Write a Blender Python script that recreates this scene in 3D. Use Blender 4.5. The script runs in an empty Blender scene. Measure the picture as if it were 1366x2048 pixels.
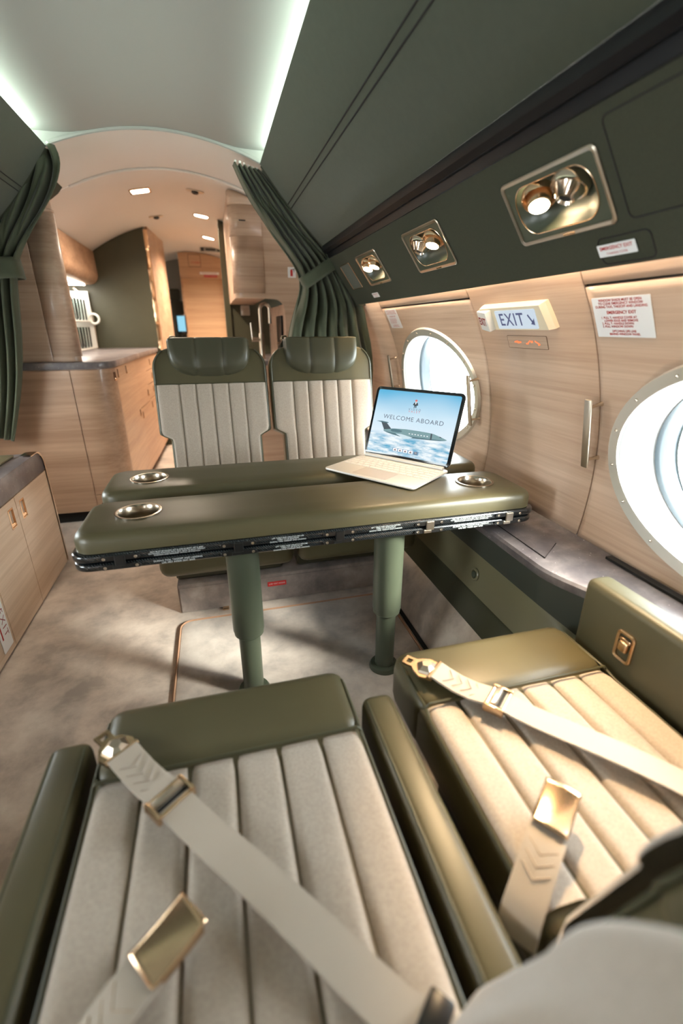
import bpy, bmesh, math, random
from mathutils import Vector, Matrix, noise
random.seed(7)
PI = math.pi
R = math.radians
COL = bpy.context.scene.collection
SC = bpy.context.scene

# ------------------------------------------------------------------ camera, sky, exposure
cam_d = bpy.data.cameras.new('camera')
cam_d.sensor_fit = 'VERTICAL'; cam_d.sensor_height = 36.0; cam_d.sensor_width = 24.0
cam_d.lens = 915.0 / 2048.0 * 36.0
cam_d.clip_start = 0.02
cam_d.dof.use_dof = True
cam_d.dof.focus_distance = 1.75
cam_d.dof.aperture_fstop = 1.35
cam = bpy.data.objects.new('camera', cam_d); COL.objects.link(cam)
cam.location = (0, 0, 1.25)
cam.rotation_euler = (R(90 - 21.963), 0, R(-14.926))
SC.camera = cam

SC.view_settings.view_transform = 'Standard'
SC.view_settings.look = 'None'
SC.view_settings.gamma = 1.0
SC.view_settings.use_curve_mapping = False
SC.view_settings.exposure = 0.10
SC.cycles.use_denoising = True
SC.cycles.max_bounces = 10
SC.cycles.diffuse_bounces = 6
SC.cycles.glossy_bounces = 4
SC.cycles.transmission_bounces = 8
SC.cycles.transparent_max_bounces = 12
SC.cycles.sample_clamp_indirect = 6.0
SC.cycles.caustics_reflective = False
SC.cycles.caustics_refractive = False

W = bpy.data.worlds.new('overcast_sky'); SC.world = W
W.use_nodes = True
bg = W.node_tree.nodes['Background']
bg.inputs['Color'].default_value = (0.95, 0.98, 1.0, 1)
bg.inputs['Strength'].default_value = 26.0

SUN = bpy.data.lights.new('hazy_sun', 'SUN')
SUN.energy = 22.0; SUN.angle = R(16); SUN.color = (1.0, 0.93, 0.82)
sun_o = bpy.data.objects.new('hazy_sun', SUN); COL.objects.link(sun_o)
sun_o.rotation_euler = Vector((-1.26, 1.03, -0.93)).to_track_quat('-Z', 'Y').to_euler()

# ------------------------------------------------------------------ helpers
def lin(r, g, b):
    f = lambda c: ((c/255+0.055)/1.055)**2.4 if c > 10 else c/255/12.92
    return (f(r), f(g), f(b), 1)

class NT:
    def __init__(s, name):
        s.m = bpy.data.materials.new(name); s.m.use_nodes = True
        s.t = s.m.node_tree; s.b = s.t.nodes['Principled BSDF']
    def n(s, kind, **kw):
        x = s.t.nodes.new(kind)
        for k, v in kw.items():
            if k in x.inputs: x.inputs[k].default_value = v
            else: setattr(x, k, v)
        return x
    def l(s, a, b): s.t.links.new(a, b)
    def coord(s, scale=(1, 1, 1), rot=(0, 0, 0)):
        c = s.n('ShaderNodeTexCoord'); mp = s.n('ShaderNodeMapping')
        mp.inputs['Scale'].default_value = scale; mp.inputs['Rotation'].default_value = rot
        s.l(c.outputs['Object'], mp.inputs['Vector']); return mp.outputs['Vector']

def setp(b, rough=0.5, metal=0.0, spec=0.5, coat=0.0, sheen=0.0):
    b.inputs['Roughness'].default_value = rough; b.inputs['Metallic'].default_value = metal
    b.inputs['Specular IOR Level'].default_value = spec
    b.inputs['Coat Weight'].default_value = coat
    b.inputs['Sheen Weight'].default_value = sheen

def mat(name, c, rough=0.5, metal=0.0, spec=0.5, coat=0.0, sheen=0.0, var=0.0, vscale=6.0, bump=0.0, bscale=200.0, stretch=(1, 1, 1)):
    q = NT(name); b = q.b; setp(b, rough, metal, spec, coat, sheen)
    b.inputs['Base Color'].default_value = c
    if var:
        v = q.coord(stretch)
        nz = q.n('ShaderNodeTexNoise', Scale=vscale, Detail=4.0, Roughness=0.6); q.l(v, nz.inputs['Vector'])
        rp = q.n('ShaderNodeValToRGB')
        rp.color_ramp.elements[0].position = 0.3; rp.color_ramp.elements[1].position = 0.7
        rp.color_ramp.elements[0].color = [x*(1-var) for x in c[:3]]+[1]
        rp.color_ramp.elements[1].color = [min(1, x*(1+var)) for x in c[:3]]+[1]
        q.l(nz.outputs['Fac'], rp.inputs['Fac']); q.l(rp.outputs['Color'], b.inputs['Base Color'])
    if bump:
        v = q.coord()
        nb = q.n('ShaderNodeTexNoise', Scale=bscale, Detail=2.0); q.l(v, nb.inputs['Vector'])
        bp = q.n('ShaderNodeBump', Strength=bump, Distance=0.002)
        q.l(nb.outputs['Fac'], bp.inputs['Height']); q.l(bp.outputs['Normal'], b.inputs['Normal'])
    return q.m

def wood(name, c1, c2, scale, rough=0.42, coat=0.15):
    q = NT(name); setp(q.b, rough, 0, 0.4, coat)
    v = q.coord(scale)
    a = q.n('ShaderNodeTexNoise', Scale=1.0, Detail=6.0, Roughness=0.65); q.l(v, a.inputs['Vector'])
    v2 = q.coord([s*0.22 for s in scale])
    d = q.n('ShaderNodeTexNoise', Scale=1.0, Detail=3.0, Roughness=0.5); q.l(v2, d.inputs['Vector'])
    mx = q.n('ShaderNodeMath', operation='ADD'); q.l(a.outputs['Fac'], mx.inputs[0]); q.l(d.outputs['Fac'], mx.inputs[1])
    hf = q.n('ShaderNodeMath', operation='MULTIPLY'); hf.inputs[1].default_value = 0.5; q.l(mx.outputs[0], hf.inputs[0])
    rp = q.n('ShaderNodeValToRGB'); e = rp.color_ramp.elements
    e[0].position = 0.36; e[0].color = c2; e[1].position = 0.60; e[1].color = c1
    q.l(hf.outputs[0], rp.inputs['Fac']); q.l(rp.outputs['Color'], q.b.inputs['Base Color'])
    bp = q.n('ShaderNodeBump', Strength=0.05, Distance=0.002); q.l(a.outputs['Fac'], bp.inputs['Height']); q.l(bp.outputs['Normal'], q.b.inputs['Normal'])
    return q.m

def mottled(name, cols, pos, scale, rough, sheen=0.0, bump=0.0, bscale=300, specks=None):
    q = NT(name); setp(q.b, rough, 0, 0.4, 0, sheen)
    v = q.coord()
    a = q.n('ShaderNodeTexNoise', Scale=scale, Detail=5.0, Roughness=0.62, Distortion=0.15); q.l(v, a.inputs['Vector'])
    rp = q.n('ShaderNodeValToRGB'); e = rp.color_ramp.elements
    e[0].position = pos[0]; e[0].color = cols[0]; e[1].position = pos[-1]; e[1].color = cols[-1]
    for c, p in list(zip(cols, pos))[1:-1]:
        k = e.new(p); k.color = c
    q.l(a.outputs['Fac'], rp.inputs['Fac']); out = rp.outputs['Color']
    if specks:
        vo = q.n('ShaderNodeTexVoronoi', Scale=specks); q.l(v, vo.inputs['Vector'])
        r2 = q.n('ShaderNodeValToRGB'); r2.color_ramp.elements[0].position = 0.03; r2.color_ramp.elements[0].color = (1, 1, 1, 1)
        r2.color_ramp.elements[1].position = 0.09; r2.color_ramp.elements[1].color = (0, 0, 0, 1)
        q.l(vo.outputs['Distance'], r2.inputs['Fac'])
        mx = q.n('ShaderNodeMix', data_type='RGBA'); q.l(r2.outputs['Color'], mx.inputs['Factor'])
        q.l(out, mx.inputs['A']); mx.inputs['B'].default_value = lin(214, 208, 204); out = mx.outputs['Result']
    q.l(out, q.b.inputs['Base Color'])
    if bump:
        nb = q.n('ShaderNodeTexNoise', Scale=bscale, Detail=3.0); q.l(v, nb.inputs['Vector'])
        bp = q.n('ShaderNodeBump', Strength=bump, Distance=0.004); q.l(nb.outputs['Fac'], bp.inputs['Height']); q.l(bp.outputs['Normal'], q.b.inputs['Normal'])
    return q.m

def emis(name, c, s):
    q = NT(name); q.b.inputs['Base Color'].default_value = (0.02, 0.02, 0.02, 1)
    q.b.inputs['Emission Color'].default_value = c; q.b.inputs['Emission Strength'].default_value = s
    return q.m

def screen_mat():
    q = NT('tablet_display'); setp(q.b, 0.25)
    q.b.inputs['Base Color'].default_value = (0.01, 0.01, 0.01, 1)
    c = q.n('ShaderNodeTexCoord'); sp = q.n('ShaderNodeSeparateXYZ'); q.l(c.outputs['UV'], sp.inputs[0])
    # sky gradient
    rp = q.n('ShaderNodeValToRGB'); e = rp.color_ramp.elements
    e[0].position = 0.30; e[0].color = lin(226, 240, 250); e[1].position = 1.0; e[1].color = lin(96, 182, 222)
    k = e.new(0.62); k.color = lin(206, 232, 247)
    # the blue is strongest top-centre
    nx = q.n('ShaderNodeTexNoise', Scale=1.6, Detail=1.0); q.l(c.outputs['UV'], nx.inputs['Vector'])
    ad = q.n('ShaderNodeMath', operation='MULTIPLY_ADD'); q.l(nx.outputs['Fac'], ad.inputs[0]); ad.inputs[1].default_value = 0.30
    sb = q.n('ShaderNodeMath', operation='SUBTRACT'); q.l(sp.outputs['Y'], sb.inputs[0]); sb.inputs[1].default_value = 0.15
    q.l(sb.outputs[0], ad.inputs[2]); q.l(ad.outputs[0], rp.inputs['Fac'])
    mp = q.n('ShaderNodeMapping'); mp.inputs['Scale'].default_value = (3.0, 9.0, 1); q.l(c.outputs['UV'], mp.inputs['Vector'])
    nc = q.n('ShaderNodeTexNoise', Scale=1.5, Detail=6.0, Roughness=0.6); q.l(mp.outputs['Vector'], nc.inputs['Vector'])
    rc = q.n('ShaderNodeValToRGB'); f = rc.color_ramp.elements
    f[0].position = 0.36; f[0].color = lin(84, 168, 204); f[1].position = 0.58; f[1].color = lin(240, 248, 252)
    q.l(nc.outputs['Fac'], rc.inputs['Fac'])
    mk = q.n('ShaderNodeValToRGB'); g = mk.color_ramp.elements
    g[0].position = 0.27; g[0].color = (1, 1, 1, 1); g[1].position = 0.36; g[1].color = (0, 0, 0, 1)
    ms = q.n('ShaderNodeMath', operation='MULTIPLY_ADD'); q.l(nc.outputs['Fac'], ms.inputs[0]); ms.inputs[1].default_value = -0.14
    sy = q.n('ShaderNodeMath', operation='ADD'); q.l(sp.outputs['Y'], sy.inputs[0]); sy.inputs[1].default_value = 0.07
    q.l(sy.outputs[0], ms.inputs[2]); q.l(ms.outputs[0], mk.inputs['Fac'])
    mx = q.n('ShaderNodeMix', data_type='RGBA'); q.l(mk.outputs['Color'], mx.inputs['Factor'])
    q.l(rp.outputs['Color'], mx.inputs['A']); q.l(rc.outputs['Color'], mx.inputs['B'])
    q.l(mx.outputs['Result'], q.b.inputs['Emission Color']); q.b.inputs['Emission Strength'].default_value = 0.95
    return q.m

def carbon_mat():
    q = NT('carbon_fibre'); setp(q.b, 0.22, 0, 0.5, 0.6)
    v = q.coord((1, 1, 1), (0, R(45), 0))
    w = q.n('ShaderNodeTexWave', Scale=60.0, Distortion=0.0); w.bands_direction = 'X'; q.l(v, w.inputs['Vector'])
    rp = q.n('ShaderNodeValToRGB'); e = rp.color_ramp.elements
    e[0].position = 0.35; e[0].color = (0.004, 0.005, 0.006, 1); e[1].position = 0.65; e[1].color = (0.022, 0.026, 0.028, 1)
    q.l(w.outputs['Color'], rp.inputs['Fac']); q.l(rp.outputs['Color'], q.b.inputs['Base Color'])
    return q.m

def glass_mat(name):
    q = NT(name); t = q.t; t.nodes.remove(q.b)
    tr = q.n('ShaderNodeBsdfTransparent'); tr.inputs['Color'].default_value = (0.95, 0.98, 0.98, 1)
    gl = q.n('ShaderNodeBsdfGlossy', Roughness=0.02)
    fr = q.n('ShaderNodeFresnel', IOR=1.45); mx = q.n('ShaderNodeMixShader')
    q.l(fr.outputs[0], mx.inputs[0]); q.l(tr.outputs[0], mx.inputs[1]); q.l(gl.outputs[0], mx.inputs[2])
    q.l(mx.outputs[0], t.nodes['Material Output'].inputs['Surface'])
    return q.m

M = {}
M['leather'] = mat('olive_leather', lin(81, 75, 52), 0.40, spec=0.45, var=0.05, vscale=9, bump=0.12, bscale=420)
M['leather_dk'] = mat('deep_olive_leather', lin(66, 65, 49), 0.42, spec=0.4, var=0.05, vscale=9, bump=0.12, bscale=420)
M['piping'] = mat('olive_piping', lin(66, 65, 44), 0.5)
M['fabric'] = mottled('oatmeal_weave', [lin(166, 153, 139), lin(182, 170, 156)], [0.35, 0.65], 220, 0.85, sheen=0.3, bump=0.25, bscale=700)
M['felt'] = mat('green_wall_felt', lin(62, 67, 55), 0.9, spec=0.2, sheen=0.2, var=0.06, vscale=40, bump=0.15, bscale=700)
M['felt_dk'] = mat('valance_wool', lin(62, 64, 53), 0.95, spec=0.15, var=0.06, vscale=160, bump=0.2, bscale=900)
M['curtain'] = mat('curtain_cloth', lin(68, 74, 55), 0.75, spec=0.3, sheen=0.3, var=0.05, vscale=30)
M['wood'] = wood('pale_oak_veneer', lin(206, 180, 158), lin(180, 151, 129), (26, 1.6, 70))
M['wood_x'] = wood('oak_veneer_across', lin(196, 168, 146), lin(166, 138, 116), (1.6, 26, 60))
M['wood_warm'] = wood('warm_oak_veneer', lin(194, 156, 124), lin(168, 130, 100), (2.0, 2.0, 60))
M['wood_cred'] = wood('credenza_oak', lin(216, 192, 168), lin(192, 164, 138), (30, 1.5, 55))
M['stone'] = mottled('grey_limestone', [lin(82, 76, 79), lin(106, 99, 99), lin(140, 131, 128)], [0.3, 0.5, 0.72], 9, 0.30, specks=48)
M['carpet'] = mottled('silk_carpet', [lin(156, 142, 130), lin(190, 174, 160), lin(208, 194, 180)], [0.36, 0.52, 0.66], 6, 0.8, sheen=0.5, bump=0.35, bscale=500)
M['carpet_base'] = mottled('grey_box_carpet', [lin(104, 94, 90), lin(132, 120, 114), lin(158, 146, 138)], [0.33, 0.52, 0.7], 8, 0.85, sheen=0.4, bump=0.3, bscale=500)
M['wood_base'] = wood('brown_oak_veneer', lin(180, 146, 119), lin(150, 116, 91), (1.6, 26, 60))
M['ceil_lit'] = mat('lit_ceiling_cloth', lin(204, 196, 187), 0.7, spec=0.3)  # same cloth as the cabin ceiling, downlight brightness put into its colour
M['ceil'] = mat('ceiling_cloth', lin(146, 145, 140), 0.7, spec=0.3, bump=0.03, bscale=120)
M['nickel'] = mat('polished_nickel', lin(214, 200, 182), 0.14, 1.0)
M['nickel_b'] = mat('brushed_nickel', lin(198, 186, 170), 0.32, 1.0)
M['champagne'] = mat('champagne_metal', lin(222, 190, 156), 0.25, 1.0)
M['pull_dark'] = mat('bronze_pull_recess', lin(104, 74, 52), 0.4, 0.6)
M['ring_metal'] = mat('satin_ring_metal', lin(226, 222, 214), 0.33, 0.7)
M['cup'] = mat('brushed_cup_steel', lin(186, 176, 160), 0.24, 1.0)
M['black'] = mat('black_gloss_strip', (0.005, 0.005, 0.006, 1), 0.38, spec=0.2)
M['dark'] = mat('dark_gap', (0.006, 0.005, 0.004, 1), 0.8)
M['dkmetal'] = mat('gunmetal_hardware', (0.05, 0.05, 0.05, 1), 0.3, 0.8)
M['white'] = mat('white_plastic', lin(232, 230, 224), 0.4)
M['cream'] = mat('cream_plastic', lin(236, 220, 190), 0.4)
M['bezel'] = mat('satin_window_liner', lin(196, 198, 198), 0.35)
M['seal'] = mat('grey_blue_seal', lin(56, 66, 72), 0.4)
M['web'] = mat('cream_webbing', lin(178, 166, 151), 0.65, sheen=0.2, bump=0.3, bscale=600)
M['green_metal'] = mat('green_painted_metal', lin(68, 74, 60), 0.35, spec=0.5)
M['lit_leather'] = mat('lit_side_leather', lin(118, 112, 86), 0.32, spec=0.5)  # green side panel leather with the light it catches put into the colour
M['charcoal'] = mat('charcoal_green_panel', lin(62, 66, 58), 0.4)
M['red'] = mat('red_print', lin(180, 34, 30), 0.6)
M['ink'] = mat('dark_print', lin(40, 42, 46), 0.6)
M['white_print'] = mat('white_print', lin(196, 202, 202), 0.6)
M['placard'] = mat('white_placard', lin(236, 236, 236), 0.45)
M['silver'] = mat('silver_aluminium', lin(226, 220, 212), 0.35, 0.25)
M['key'] = mat('white_keycap', lin(240, 236, 230), 0.5)
M['pad'] = mat('trackpad_grey', lin(206, 196, 188), 0.35)
M['tablet_black'] = mat('tablet_black_glass', (0.008, 0.010, 0.012, 1), 0.15)
M['carbon'] = carbon_mat()
M['glass'] = glass_mat('clear_pane')
M['tumbler'] = glass_mat('clear_tumbler_glass')
M['screen'] = screen_mat()
M['cove'] = emis('cove_strip_light', (0.80, 1.0, 0.88, 1), 60.0)
M['wash'] = emis('wall_wash_strip_light', (1.0, 0.78, 0.56, 1), 45.0)
M['warm'] = emis('warm_downlight', (1.0, 0.84, 0.64, 1), 18.0)
M['reading'] = emis('reading_lamp_lens', (1.0, 0.74, 0.42, 1), 70.0)
M['under'] = emis('counter_strip_light', (1.0, 0.93, 0.82, 1), 14.0)
M['exit_face'] = emis('exit_sign_face', (0.72, 0.84, 0.95, 1), 0.75)
M['amber'] = emis('amber_pictogram', (1.0, 0.20, 0.06, 1), 1.3)
M['monitor'] = emis('monitor_picture', (0.25, 0.62, 0.80, 1), 1.0)

def T(x, y, z): return Matrix.Translation((x, y, z))
def F(o, X, Y):
    X = Vector(X).normalized(); Y = Vector(Y); Y = (Y - X*Y.dot(X)).normalized(); Z = X.cross(Y)
    m = Matrix((X, Y, Z)).transposed().to_4x4(); m.translation = Vector(o); return m

def B(): return bmesh.new()
def _x(bm, vs, m):
    if m is not None: bmesh.ops.transform(bm, matrix=m, verts=vs)

def box(bm, x0, x1, y0, y1, z0, z1, bev=0.0, seg=2, m=None):
    r = bmesh.ops.create_cube(bm, size=1.0)['verts']
    bmesh.ops.transform(bm, matrix=T((x0+x1)/2, (y0+y1)/2, (z0+z1)/2) @ Matrix.Diagonal((x1-x0, y1-y0, z1-z0, 1)), verts=r)
    vs = list(r)
    if bev > 0:
        es = list({e for v in r for e in v.link_edges})
        o = bmesh.ops.bevel(bm, geom=es, offset=min(bev, 0.49*min(x1-x0, y1-y0, z1-z0)), segments=seg, profile=0.5, affect='EDGES', clamp_overlap=True)
        vs = list({v for f in o['faces'] for v in f.verts} | {v for v in vs if v.is_valid})
    _x(bm, vs, m); return vs

def prism(bm, pts, h, m=None, bev=0.0, seg=2):
    """outline pts (x, y) extruded to z = h, then placed with m"""
    vs = [bm.verts.new((p[0], p[1], 0)) for p in pts]
    f = bm.faces.new(vs); f.normal_update()
    if f.normal.z > 0: f.normal_flip()
    g = bmesh.ops.extrude_face_region(bm, geom=[f])
    tv = [v for v in g['geom'] if isinstance(v, bmesh.types.BMVert)]
    bmesh.ops.translate(bm, vec=(0, 0, h), verts=tv)
    allv = vs + tv
    if bev > 0:
        caps = [e for e in {e for v in allv for e in v.link_edges} if abs(e.verts[0].co.z - e.verts[1].co.z) < 1e-6]
        o = bmesh.ops.bevel(bm, geom=caps, offset=bev, segments=seg, profile=0.5, affect='EDGES', clamp_overlap=True)
        allv = list({v for ff in o['faces'] for v in ff.verts} | {v for v in allv if v.is_valid})
    _x(bm, allv, m); return allv

def grid(bm, P, close_u=False, m=None):
    """P[i][j] points"""
    V = [[bm.verts.new(p) for p in row] for row in P]
    n = len(V)
    for i in range(n if close_u else n-1):
        a, b = V[i], V[(i+1) % n]
        for j in range(len(a)-1):
            try: bm.faces.new((a[j], b[j], b[j+1], a[j+1]))
            except ValueError: pass
    vs = [v for r in V for v in r]
    _x(bm, vs, m); return V

def lathe(bm, prof, n=20, m=None, cap=False):
    P = [[(r*math.cos(2*PI*i/n), r*math.sin(2*PI*i/n), z) for r, z in prof] for i in range(n)]
    V = grid(bm, P, close_u=True)
    if cap:
        for j in (0, len(prof)-1):
            try: bm.faces.new([V[i][j] for i in range(n)])
            except ValueError: pass
    _x(bm, [v for r in V for v in r], m)

def tube(bm, pts, r, n=8, cap=True, m=None):
    pts = [Vector(p) for p in pts]; rings = []
    rr = r if isinstance(r, (list, tuple)) else [r]*len(pts)
    up = None
    for i, p in enumerate(pts):
        t = (pts[min(i+1, len(pts)-1)] - pts[max(i-1, 0)]).normalized()
        if up is None:
            up = Vector((0, 0, 1)) if abs(t.z) < 0.9 else Vector((1, 0, 0))
        a = (up - t*up.dot(t)).normalized(); b = t.cross(a); up = a
        rings.append([p + (a*math.cos(2*PI*k/n) + b*math.sin(2*PI*k/n))*rr[i] for k in range(n)])
    V = [[bm.verts.new(c) for c in ring] for ring in rings]
    for i in range(len(V)-1):
        for k in range(n):
            bm.faces.new((V[i][k], V[i][(k+1) % n], V[i+1][(k+1) % n], V[i+1][k]))
    if cap:
        bm.faces.new(V[0][::-1]); bm.faces.new(V[-1])
    vs = [v for r_ in V for v in r_]; _x(bm, vs, m); return vs

def ribbon(bm, pts, w, th=0.003, m=None):
    """pts: list of (centre, lateral dir); a flat strap with thickness"""
    P = []
    for i, (c, d) in enumerate(pts):
        c = Vector(c); d = Vector(d).normalized()
        t = (Vector(pts[min(i+1, len(pts)-1)][0]) - Vector(pts[max(i-1, 0)][0])).normalized()
        nrm = t.cross(d).normalized()
        if nrm.z < 0: nrm = -nrm
        h = th/2
        P.append([c-d*w/2-nrm*h, c-d*w/2+nrm*h, c-d*w/6+nrm*h*1.25, c+d*w/6+nrm*h*1.25, c+d*w/2+nrm*h, c+d*w/2-nrm*h, c-d*w/2-nrm*h])
    grid(bm, P, m=m)

def rrect(w, h, r, n=5, cx=0.0, cy=0.0):
    r = min(r, w/2-1e-5, h/2-1e-5); o = []
    for sx, sy, a0 in ((1, 1, 0), (-1, 1, 90), (-1, -1, 180), (1, -1, 270)):
        for k in range(n+1):
            a = R(a0 + 90*k/n)
            o.append((cx + sx*(w/2-r) + r*math.cos(a), cy + sy*(h/2-r) + r*math.sin(a)))
    return o

def ring_loop(bm, A, Bp):
    """faces between two closed loops of equal length"""
    n = len(A)
    va = [bm.verts.new(p) for p in A]; vb = [bm.verts.new(p) for p in Bp]
    for i in range(n): bm.faces.new((va[i], va[(i+1) % n], vb[(i+1) % n], vb[i]))

def loft(bm, loops, cap0=False, cap1=False, m=None):
    V = [[bm.verts.new(p) for p in L] for L in loops]; n = len(V[0])
    for a, b in zip(V, V[1:]):
        for i in range(n): bm.faces.new((a[i], a[(i+1) % n], b[(i+1) % n], b[i]))
    if cap0: bm.faces.new(V[0][::-1])
    if cap1: bm.faces.new(V[-1])
    _x(bm, [v for r_ in V for v in r_], m)

def obj(name, bm, m, parent=None, sharp=35, flat=False):
    bmesh.ops.recalc_face_normals(bm, faces=bm.faces)
    me = bpy.data.meshes.new(name); bm.to_mesh(me); bm.free()
    me.materials.append(M[m] if isinstance(m, str) else m)
    if not flat:
        me.polygons.foreach_set('use_smooth', [True]*len(me.polygons))
        me.set_sharp_from_angle(angle=R(sharp))
    o = bpy.data.objects.new(name, me); COL.objects.link(o)
    if parent is not None: par(o, parent)
    return o

def face_to(o, d):
    d = Vector(d)
    if sum(p.normal.dot(d)*p.area for p in o.data.polygons) < 0: o.data.flip_normals()
def thick(o, d, t):
    face_to(o, d); md = o.modifiers.new('thick', 'SOLIDIFY'); md.thickness = t; md.offset = -1
def wm(p):
    m = Matrix.LocRotScale(p.location, p.rotation_euler, p.scale)
    return wm(p.parent) @ p.matrix_parent_inverse @ m if p.parent else m
def par(o, p):
    o.parent = p; o.matrix_parent_inverse = wm(p).inverted()

def thing(name, label, cat, loc=(0, 0, 0), group=None):
    o = bpy.data.objects.new(name, None); COL.objects.link(o); o.location = loc
    o.empty_display_size = 0.05
    return tag(o, label, cat, group)
def tag(o, label, cat, group=None):
    o['label'] = label; o['category'] = cat
    if group: o['group'] = group
    return o
def struct(name, bm, m, **kw):
    o = obj(name, bm, m, **kw); o['kind'] = 'structure'; return o
def struct_empty(name, loc=(0, 0, 0)):
    o = bpy.data.objects.new(name, None); COL.objects.link(o); o.location = loc; o['kind'] = 'structure'; return o
def dup(root, label, shift):
    r = root.copy(); COL.objects.link(r); r.location = root.location + Vector(shift); r['label'] = label
    for ch in list(root.children):
        c = ch.copy(); COL.objects.link(c); c.parent = r; c.matrix_parent_inverse = ch.matrix_parent_inverse.copy()
        for g in ch.children:
            d = g.copy(); COL.objects.link(d); d.parent = c; d.matrix_parent_inverse = g.matrix_parent_inverse.copy()
    return r

def text_bm(bm, s, size, m, align='CENTER', spacing=1.0, bold=0.0, sx=1.0, line=1.0, shear=0.0):
    cu = bpy.data.curves.new('lettering', 'FONT'); cu.body = s; cu.size = size
    cu.align_x = align; cu.align_y = 'CENTER'; cu.space_character = spacing; cu.offset = bold; cu.space_line = line
    cu.resolution_u = 3; cu.shear = shear
    o = bpy.data.objects.new('lettering', cu)
    me = bpy.data.meshes.new_from_object(o)
    me.transform(m @ Matrix.Diagonal((sx, 1, 1, 1)))
    bm.from_mesh(me); bpy.data.meshes.remove(me); bpy.data.objects.remove(o); bpy.data.curves.remove(cu)

def text(s, size, m, mt, parent, name='lettering', **kw):
    bm = B(); text_bm(bm, s, size, m, **kw)
    o = obj(name, bm, mt, parent, flat=True); return o

# ------------------------------------------------------------------ cabin cross-section
XC = -0.175                                   # ceiling centre line
Y0, YC = -2.5, 3.12                           # back of cabin, curtain frame
def wx(z): return 0.05 + math.sqrt(1.12**2 - (z-0.77)**2)       # right wall face
def side(x, s): return x if s > 0 else 2*XC - x                 # mirror to the left wall
VA = Vector((0.935, 0, 1.386)); VD = Vector((-0.5878, 0, 0.8090)); VN = Vector((-0.8090, 0, -0.5878))
def vp(y, t, off=0.0):
    p = VA + VD*t + VN*off; return Vector((p.x, y, p.z))
def VF(y, t, off=0.0): return F(vp(y, t, off), (0, -1, 0), VD)
def WF(y, z, off=0.0):
    d = Vector(((wx(z+0.01)-wx(z-0.01))/0.02, 0, 1)).normalized(); nrm = Vector((-d.z, 0, d.x))
    p = Vector((wx(z), y, z)) + nrm*off; return F(p, (0, -1, 0), d)
def WP(y, z, off=0.0): return WF(y, z, off).translation

WINS = [(2.34, 0.955), (0.668, 0.905+0.01), (-1.0, 0.93)]
EA, EB = 0.455, 0.292                         # outer ring half-axes

def ellipse_pt(c, a, b, ph): return (c[0] + a*math.cos(ph), c[1] + b*math.sin(ph))

def skin(bm, y0, y1, z0, z1, hole=None, off=0.0, s=1, nz=24):
    """piece of the curved side wall between two stations, with an oval window hole"""
    def P(y, z):
        p = WP(y, z, off); return (side(p.x, s), p.y, p.z)
    if hole is None:
        ny = max(1, int((y1-y0)/0.4))
        grid(bm, [[P(y0+(y1-y0)*i/ny, z0+(z1-z0)*j/nz) for j in range(nz+1)] for i in range(ny+1)])
        return
    c, a, b = hole
    N = 128; NR = 9; rows = []
    for i in range(N):
        ph = 2*PI*i/N; iy, iz = ellipse_pt(c, a, b, ph)
        dy, dz = math.cos(ph)*a, math.sin(ph)*b
        k = min([(y1-c[0])/dy if dy > 1e-6 else 1e9, (y0-c[0])/dy if dy < -1e-6 else 1e9,
                 (z1-c[1])/dz if dz > 1e-6 else 1e9, (z0-c[1])/dz if dz < -1e-6 else 1e9])
        oy, oz = c[0]+dy*k, c[1]+dz*k
        rows.append([P(iy+(oy-iy)*t, iz+(oz-iz)*t) for t in [q/NR for q in range(NR+1)]])
    # corners: snap the nearest outer point
    for cy in (y0, y1):
        for cz in (z0, z1):
            tgt = Vector(P(cy, cz)); best = min(range(N), key=lambda q: (Vector(rows[q][NR])-tgt).length)
            i0 = rows[best][0]; y_, z_ = i0[1], i0[2]
            rows[best] = [i0] + [P(y_+(cy-y_)*q/NR, z_+(cz-z_)*q/NR) for q in range(1, NR+1)]
    grid(bm, rows, close_u=True)

ZB, ZT = 0.585, 1.42
def build_side(s, nm):
    root = struct_empty('wall_' + nm, (side(1.2, s), 0.6, 0.58))
    g = 0.0036
    segs = [(Y0, -1.53, None), (-1.53, -0.48, WINS[2]), (-0.48, 0.145, None), (0.145, 1.18, WINS[1]), (1.18, 1.80, None), (1.80, 2.845, WINS[0]), (2.845, 4.2, None)]
    for a, b, h in segs:
        bm = B(); skin(bm, a+g, b-g, ZB, ZT if not h else 1.352, (h, EA-0.01, EB-0.01) if h else None, s=s)
        if h:
            hb = B(); skin(hb, a+g, b-g, 1.352+2*g, ZT, None, s=s, nz=4); ho = obj('header_panel', hb, 'wood', root); thick(ho, (-s, 0, 0), .012)
            hb = B(); skin(hb, a, b, 1.342, 1.368, None, off=-.016, s=s, nz=2); obj('joint_backing', hb, 'dark', root)
        o = obj('wall_panel', bm, 'wood', root)
        thick(o, (-s, 0, 0), .012)
    # dark backing behind the joints
    bm = B()
    for y in [q[0] for q in segs[1:]]: skin(bm, y-0.012, y+0.012, ZB, ZT, off=-0.016, s=s)
    obj('joint_backing', bm, 'dark', root)
    # outer skin of the fuselage
    bm = B()
    for a, b, h in segs: skin(bm, a, b, 0.50, 1.46, (h, 0.345, 0.228) if h else None, off=-0.13, s=s)
    obj('outer_skin', bm, 'white', root)
    for i, (c) in enumerate(WINS): window(c, s)
    return root

def wpt(c, a, b, ph, off, s):
    y, z = ellipse_pt(c, a, b, ph); p = WP(y, z, off); return Vector((side(p.x, s), p.y, p.z))

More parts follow.
